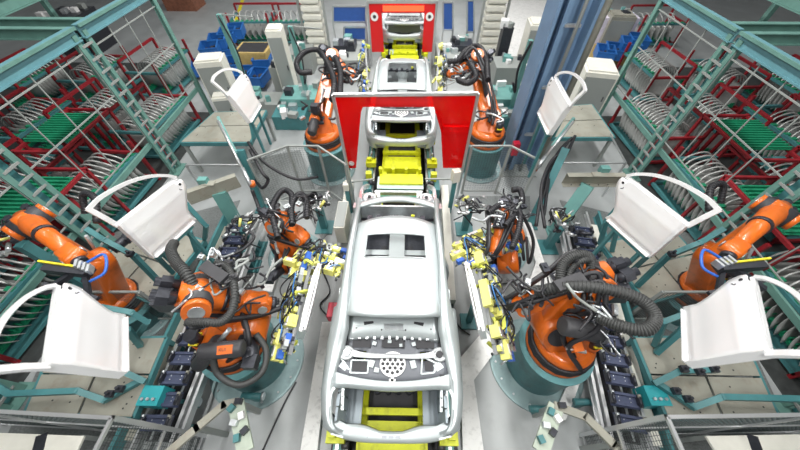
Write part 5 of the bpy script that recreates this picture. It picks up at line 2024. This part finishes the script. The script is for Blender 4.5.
# ribbed ducts
for (x, lb) in ((322, 'left'), (484, 'right')):
    q = G(x, 62, 0)
    root = thing('ribbed_duct', 'beige ribbed vertical duct %s of the far red gate' % lb, 'duct', (q.x, q.y, 0), 0, 'beige ribbed ducts')
    b = MB(); b.use(CREAM)
    z = 0
    for k in range(22):
        b.box((q.x, q.y, z + .13), (.62, .5, .22)); b.box((q.x, q.y, z + .13), (.68, .56, .12))
        z += .26
    b.build('ribbed_sleeve', None, root)
    for dx in (-.45, .45):
        b = MB(); b.use(GREYP).bar((q.x + dx, q.y - .1, 0), (q.x + dx, q.y - .1, 5.6), .08, .08, up=V((0, 1, 0))); b.build('mast', None, root)

# navy framed panels
for (x0, x1, y0, y1, Y, lb) in ((333, 366, 6, 22, 13.5, 'upper navy blue panel left of the far red gate'), (344, 366, 27, 40, 13.2, 'lower navy blue panel left of the far red gate'),
                                (443, 453, 2, 30, 13.2, 'narrow navy blue panel right of the far red gate'), (467, 474, 0, 32, 13.3, 'thin navy blue panel beside the right ribbed duct')):
    A, B, C_, D = G(x0, y0, Y=Y), G(x1, y0, Y=Y), G(x1, y1, Y=Y), G(x0, y1, Y=Y)
    root = thing('navy_panel', lb, 'panel', ((A.x + B.x) / 2, Y, 0), 0, 'navy blue panels by the far gate')
    b = MB(); b.use(BLUEP).prism([A, B, C_, D], (0, .04, 0)); b.build('sheet', None, root)
    b = MB(); b.use(ALU)
    for a, c in ((A, B), (B, C_), (C_, D), (D, A)):
        b.bar(a, c, .06, .06)
    for a in (D, C_):
        b.bar(a, (a.x, Y, 0), .06, .06)
    b.build('frame', None, root)

# far machines and fixtures behind the robots
def machine(label, px, z, sz, m, seed, cat='machine', name='machine_bench'):
    rr = random.Random(seed)
    q = G(px[0], px[1], z)
    root = thing(name, label, cat, (q.x, q.y, 0), 0)
    b = MB(); b.use(m); b.box((q.x, q.y, z / 2), (sz[0], sz[1], z)); b.build('body', None, root)
    for k in range(7):
        b = MB(); b.use(rr.choice((GALV, TEALL, BLACKM, GREYP, WHITE)))
        b.box((q.x + rr.uniform(-.4, .4) * sz[0], q.y + rr.uniform(-.45, .45) * sz[1], z + .06), (rr.uniform(.08, .3), rr.uniform(.08, .3), rr.uniform(.08, .25)), R=rr.uniform(-.3, .3))
        b.build('unit', None, root)
    return root


machine('teal and grey machine bench behind the left middle fence', (302, 92), .7, (1.2, .9), TEALL, 1)
machine('teal and grey machine bench behind the rear right robot', (508, 92), .7, (1.4, .9), TEALL, 2)
machine('grey cabinet block with fittings left of the rear left robot', (285, 62), 1.0, (.9, .9), GREYP, 3)
machine('grey machine block right of the rear right robot\'s hoses', (512, 62), 1.0, (1.2, .9), GREYP, 4)
machine('brown dark machine on the aisle at top left', (180, -8), .7, (1.6, 1.2), BROWN, 6)
machine('teal machine base beside third car at left', (352, 52), .8, (1.0, 1.4), GREYP, 7)
machine('teal machine base beside third car at right', (450, 50), .8, (1.0, 1.4), GREYP, 8)
machine('dark tall cabinet beside teal post left of the blue column', (508, 26), 1.8, (.35, .35), BLACKM, 9)
machine('dark machine block at the far upper left corner inside the cage', (66, 12), 1.4, (1.4, 1.4), BLACKM, 11)
machine('cluttered bench between blue crates and rear left fence', (262, 98), .5, (1.2, .8), GREYP, 21)
machine('teal pump frame left of the rear left robot pedestal', (290, 112), .45, (1.0, .6), TEAL, 22)
machine('cluttered teal frame between rear right robot and blue column', (505, 112), .45, (.8, .7), TEAL, 23)
machine('dark fixture frame behind the rear left robot elbow', (345, 42), 1.0, (.8, .7), BLACKM, 24)
machine('dark fixture frame behind the rear right robot elbow', (462, 42), 1.0, (.8, .7), BLACKM, 25)
machine('grey pallet bench farther back left of the ribbed duct', (300, 48), .8, (.9, .8), GREYP, 26)
# steps/shelving top right
machine('violet and white storage unit at the top right beyond the blue crates', (615, 14), 1.5, (1.6, .9), mat('lilac_white', (.70, .66, .78), .5), 10)

# red racks in the back
for (x, y, lb) in ((256, 20, 'red rack far back, left one above the ochre bin'), (294, 20, 'red rack far back, right one above the ochre bin'), (655, 22, 'red rack far back at top right beyond the cage')):
    q = G(x, y, .8)
    M = Matrix.Translation((q.x, q.y, 0)) @ Matrix.Rotation(pi / 2 + .05, 4, 'Z')
    copy_tree(rack0, None, lb, M)
    for k in range(6):
        c = pan0.copy(); COL.objects.link(c)
        c.matrix_basis = M @ Matrix.Translation((0, -.7 + k * .26, .18)) @ Matrix.Rotation(radians(-16), 4, 'X')
        c['label'] = 'grey panel, %s from the %s, in %s' % (nth(5 - k), 'left', ' '.join(lb.split()[:7]).rstrip(',')); c['group'] = 'grey door panels in the ' + lb

# white walkway stripes on the aisle, pallet lying
plate('aisle_stripe', [(-7.6, 13.5), (-7.45, 13.5), (-9.4, 22), (-9.6, 22)], 0, .004, YELS, 'yellow floor stripe along the aisle at top left', 'floor marking')
polyplate('floor_panel', [(470, 72), (545, 72), (548, 0), (490, 0)], 0, .03, WHITEP, 'white floor area at top right of the far gate', 'floor plate')

# service benches in front of the bottom fences
for lb, pp in (('left', [(-20, 432), (84, 436), (72, 462), (-20, 462)]), ('right', [(820, 434), (706, 436), (722, 462), (820, 462)])):
    P_ = [G(x, y, .9) for x, y in pp]
    c_ = sum(P_, V()) / 4
    root = thing('service_bench', 'cream topped low bench below the bottom %s fence rail' % lb, 'bench', (c_.x, c_.y, 0), 0, 'cream benches behind the bottom fences')
    b = MB(); b.use(CREAM); slab(b, P_, .9, .03); b.build('top', None, root)
    b = MB(); b.use(BLACKM); q0, q1 = P_[0].lerp(P_[1], .60), P_[3].lerp(P_[2], .60); b.bar(q0 + V((0, 0, .004)), q1 + V((0, 0, .004)), .13, .01); b.build('dark_strip', None, root)
    for p_ in P_:
        p2_ = p_.lerp(c_, .08)
        b = MB(); b.use(GREYP).bar((p2_.x, p2_.y, 0), (p2_.x, p2_.y, .87), .05, .05, up=V((0, 1, 0))); b.build('leg', None, root)

# hall shell
for nm, c, sz in (('wall_left', (-24, 12, 5), (.3, 52, 10)), ('wall_right', (24, 12, 5), (.3, 52, 10)), ('wall_back', (0, 36, 5), (48, .3, 10)), ('wall_front', (0, -12, 5), (48, .3, 10))):
    b = MB(); b.use(mat('hall_wall_paint', (.62, .64, .64), .7, noise=.05)); b.box(c, sz)
    o = b.build(nm); o['kind'] = 'structure'
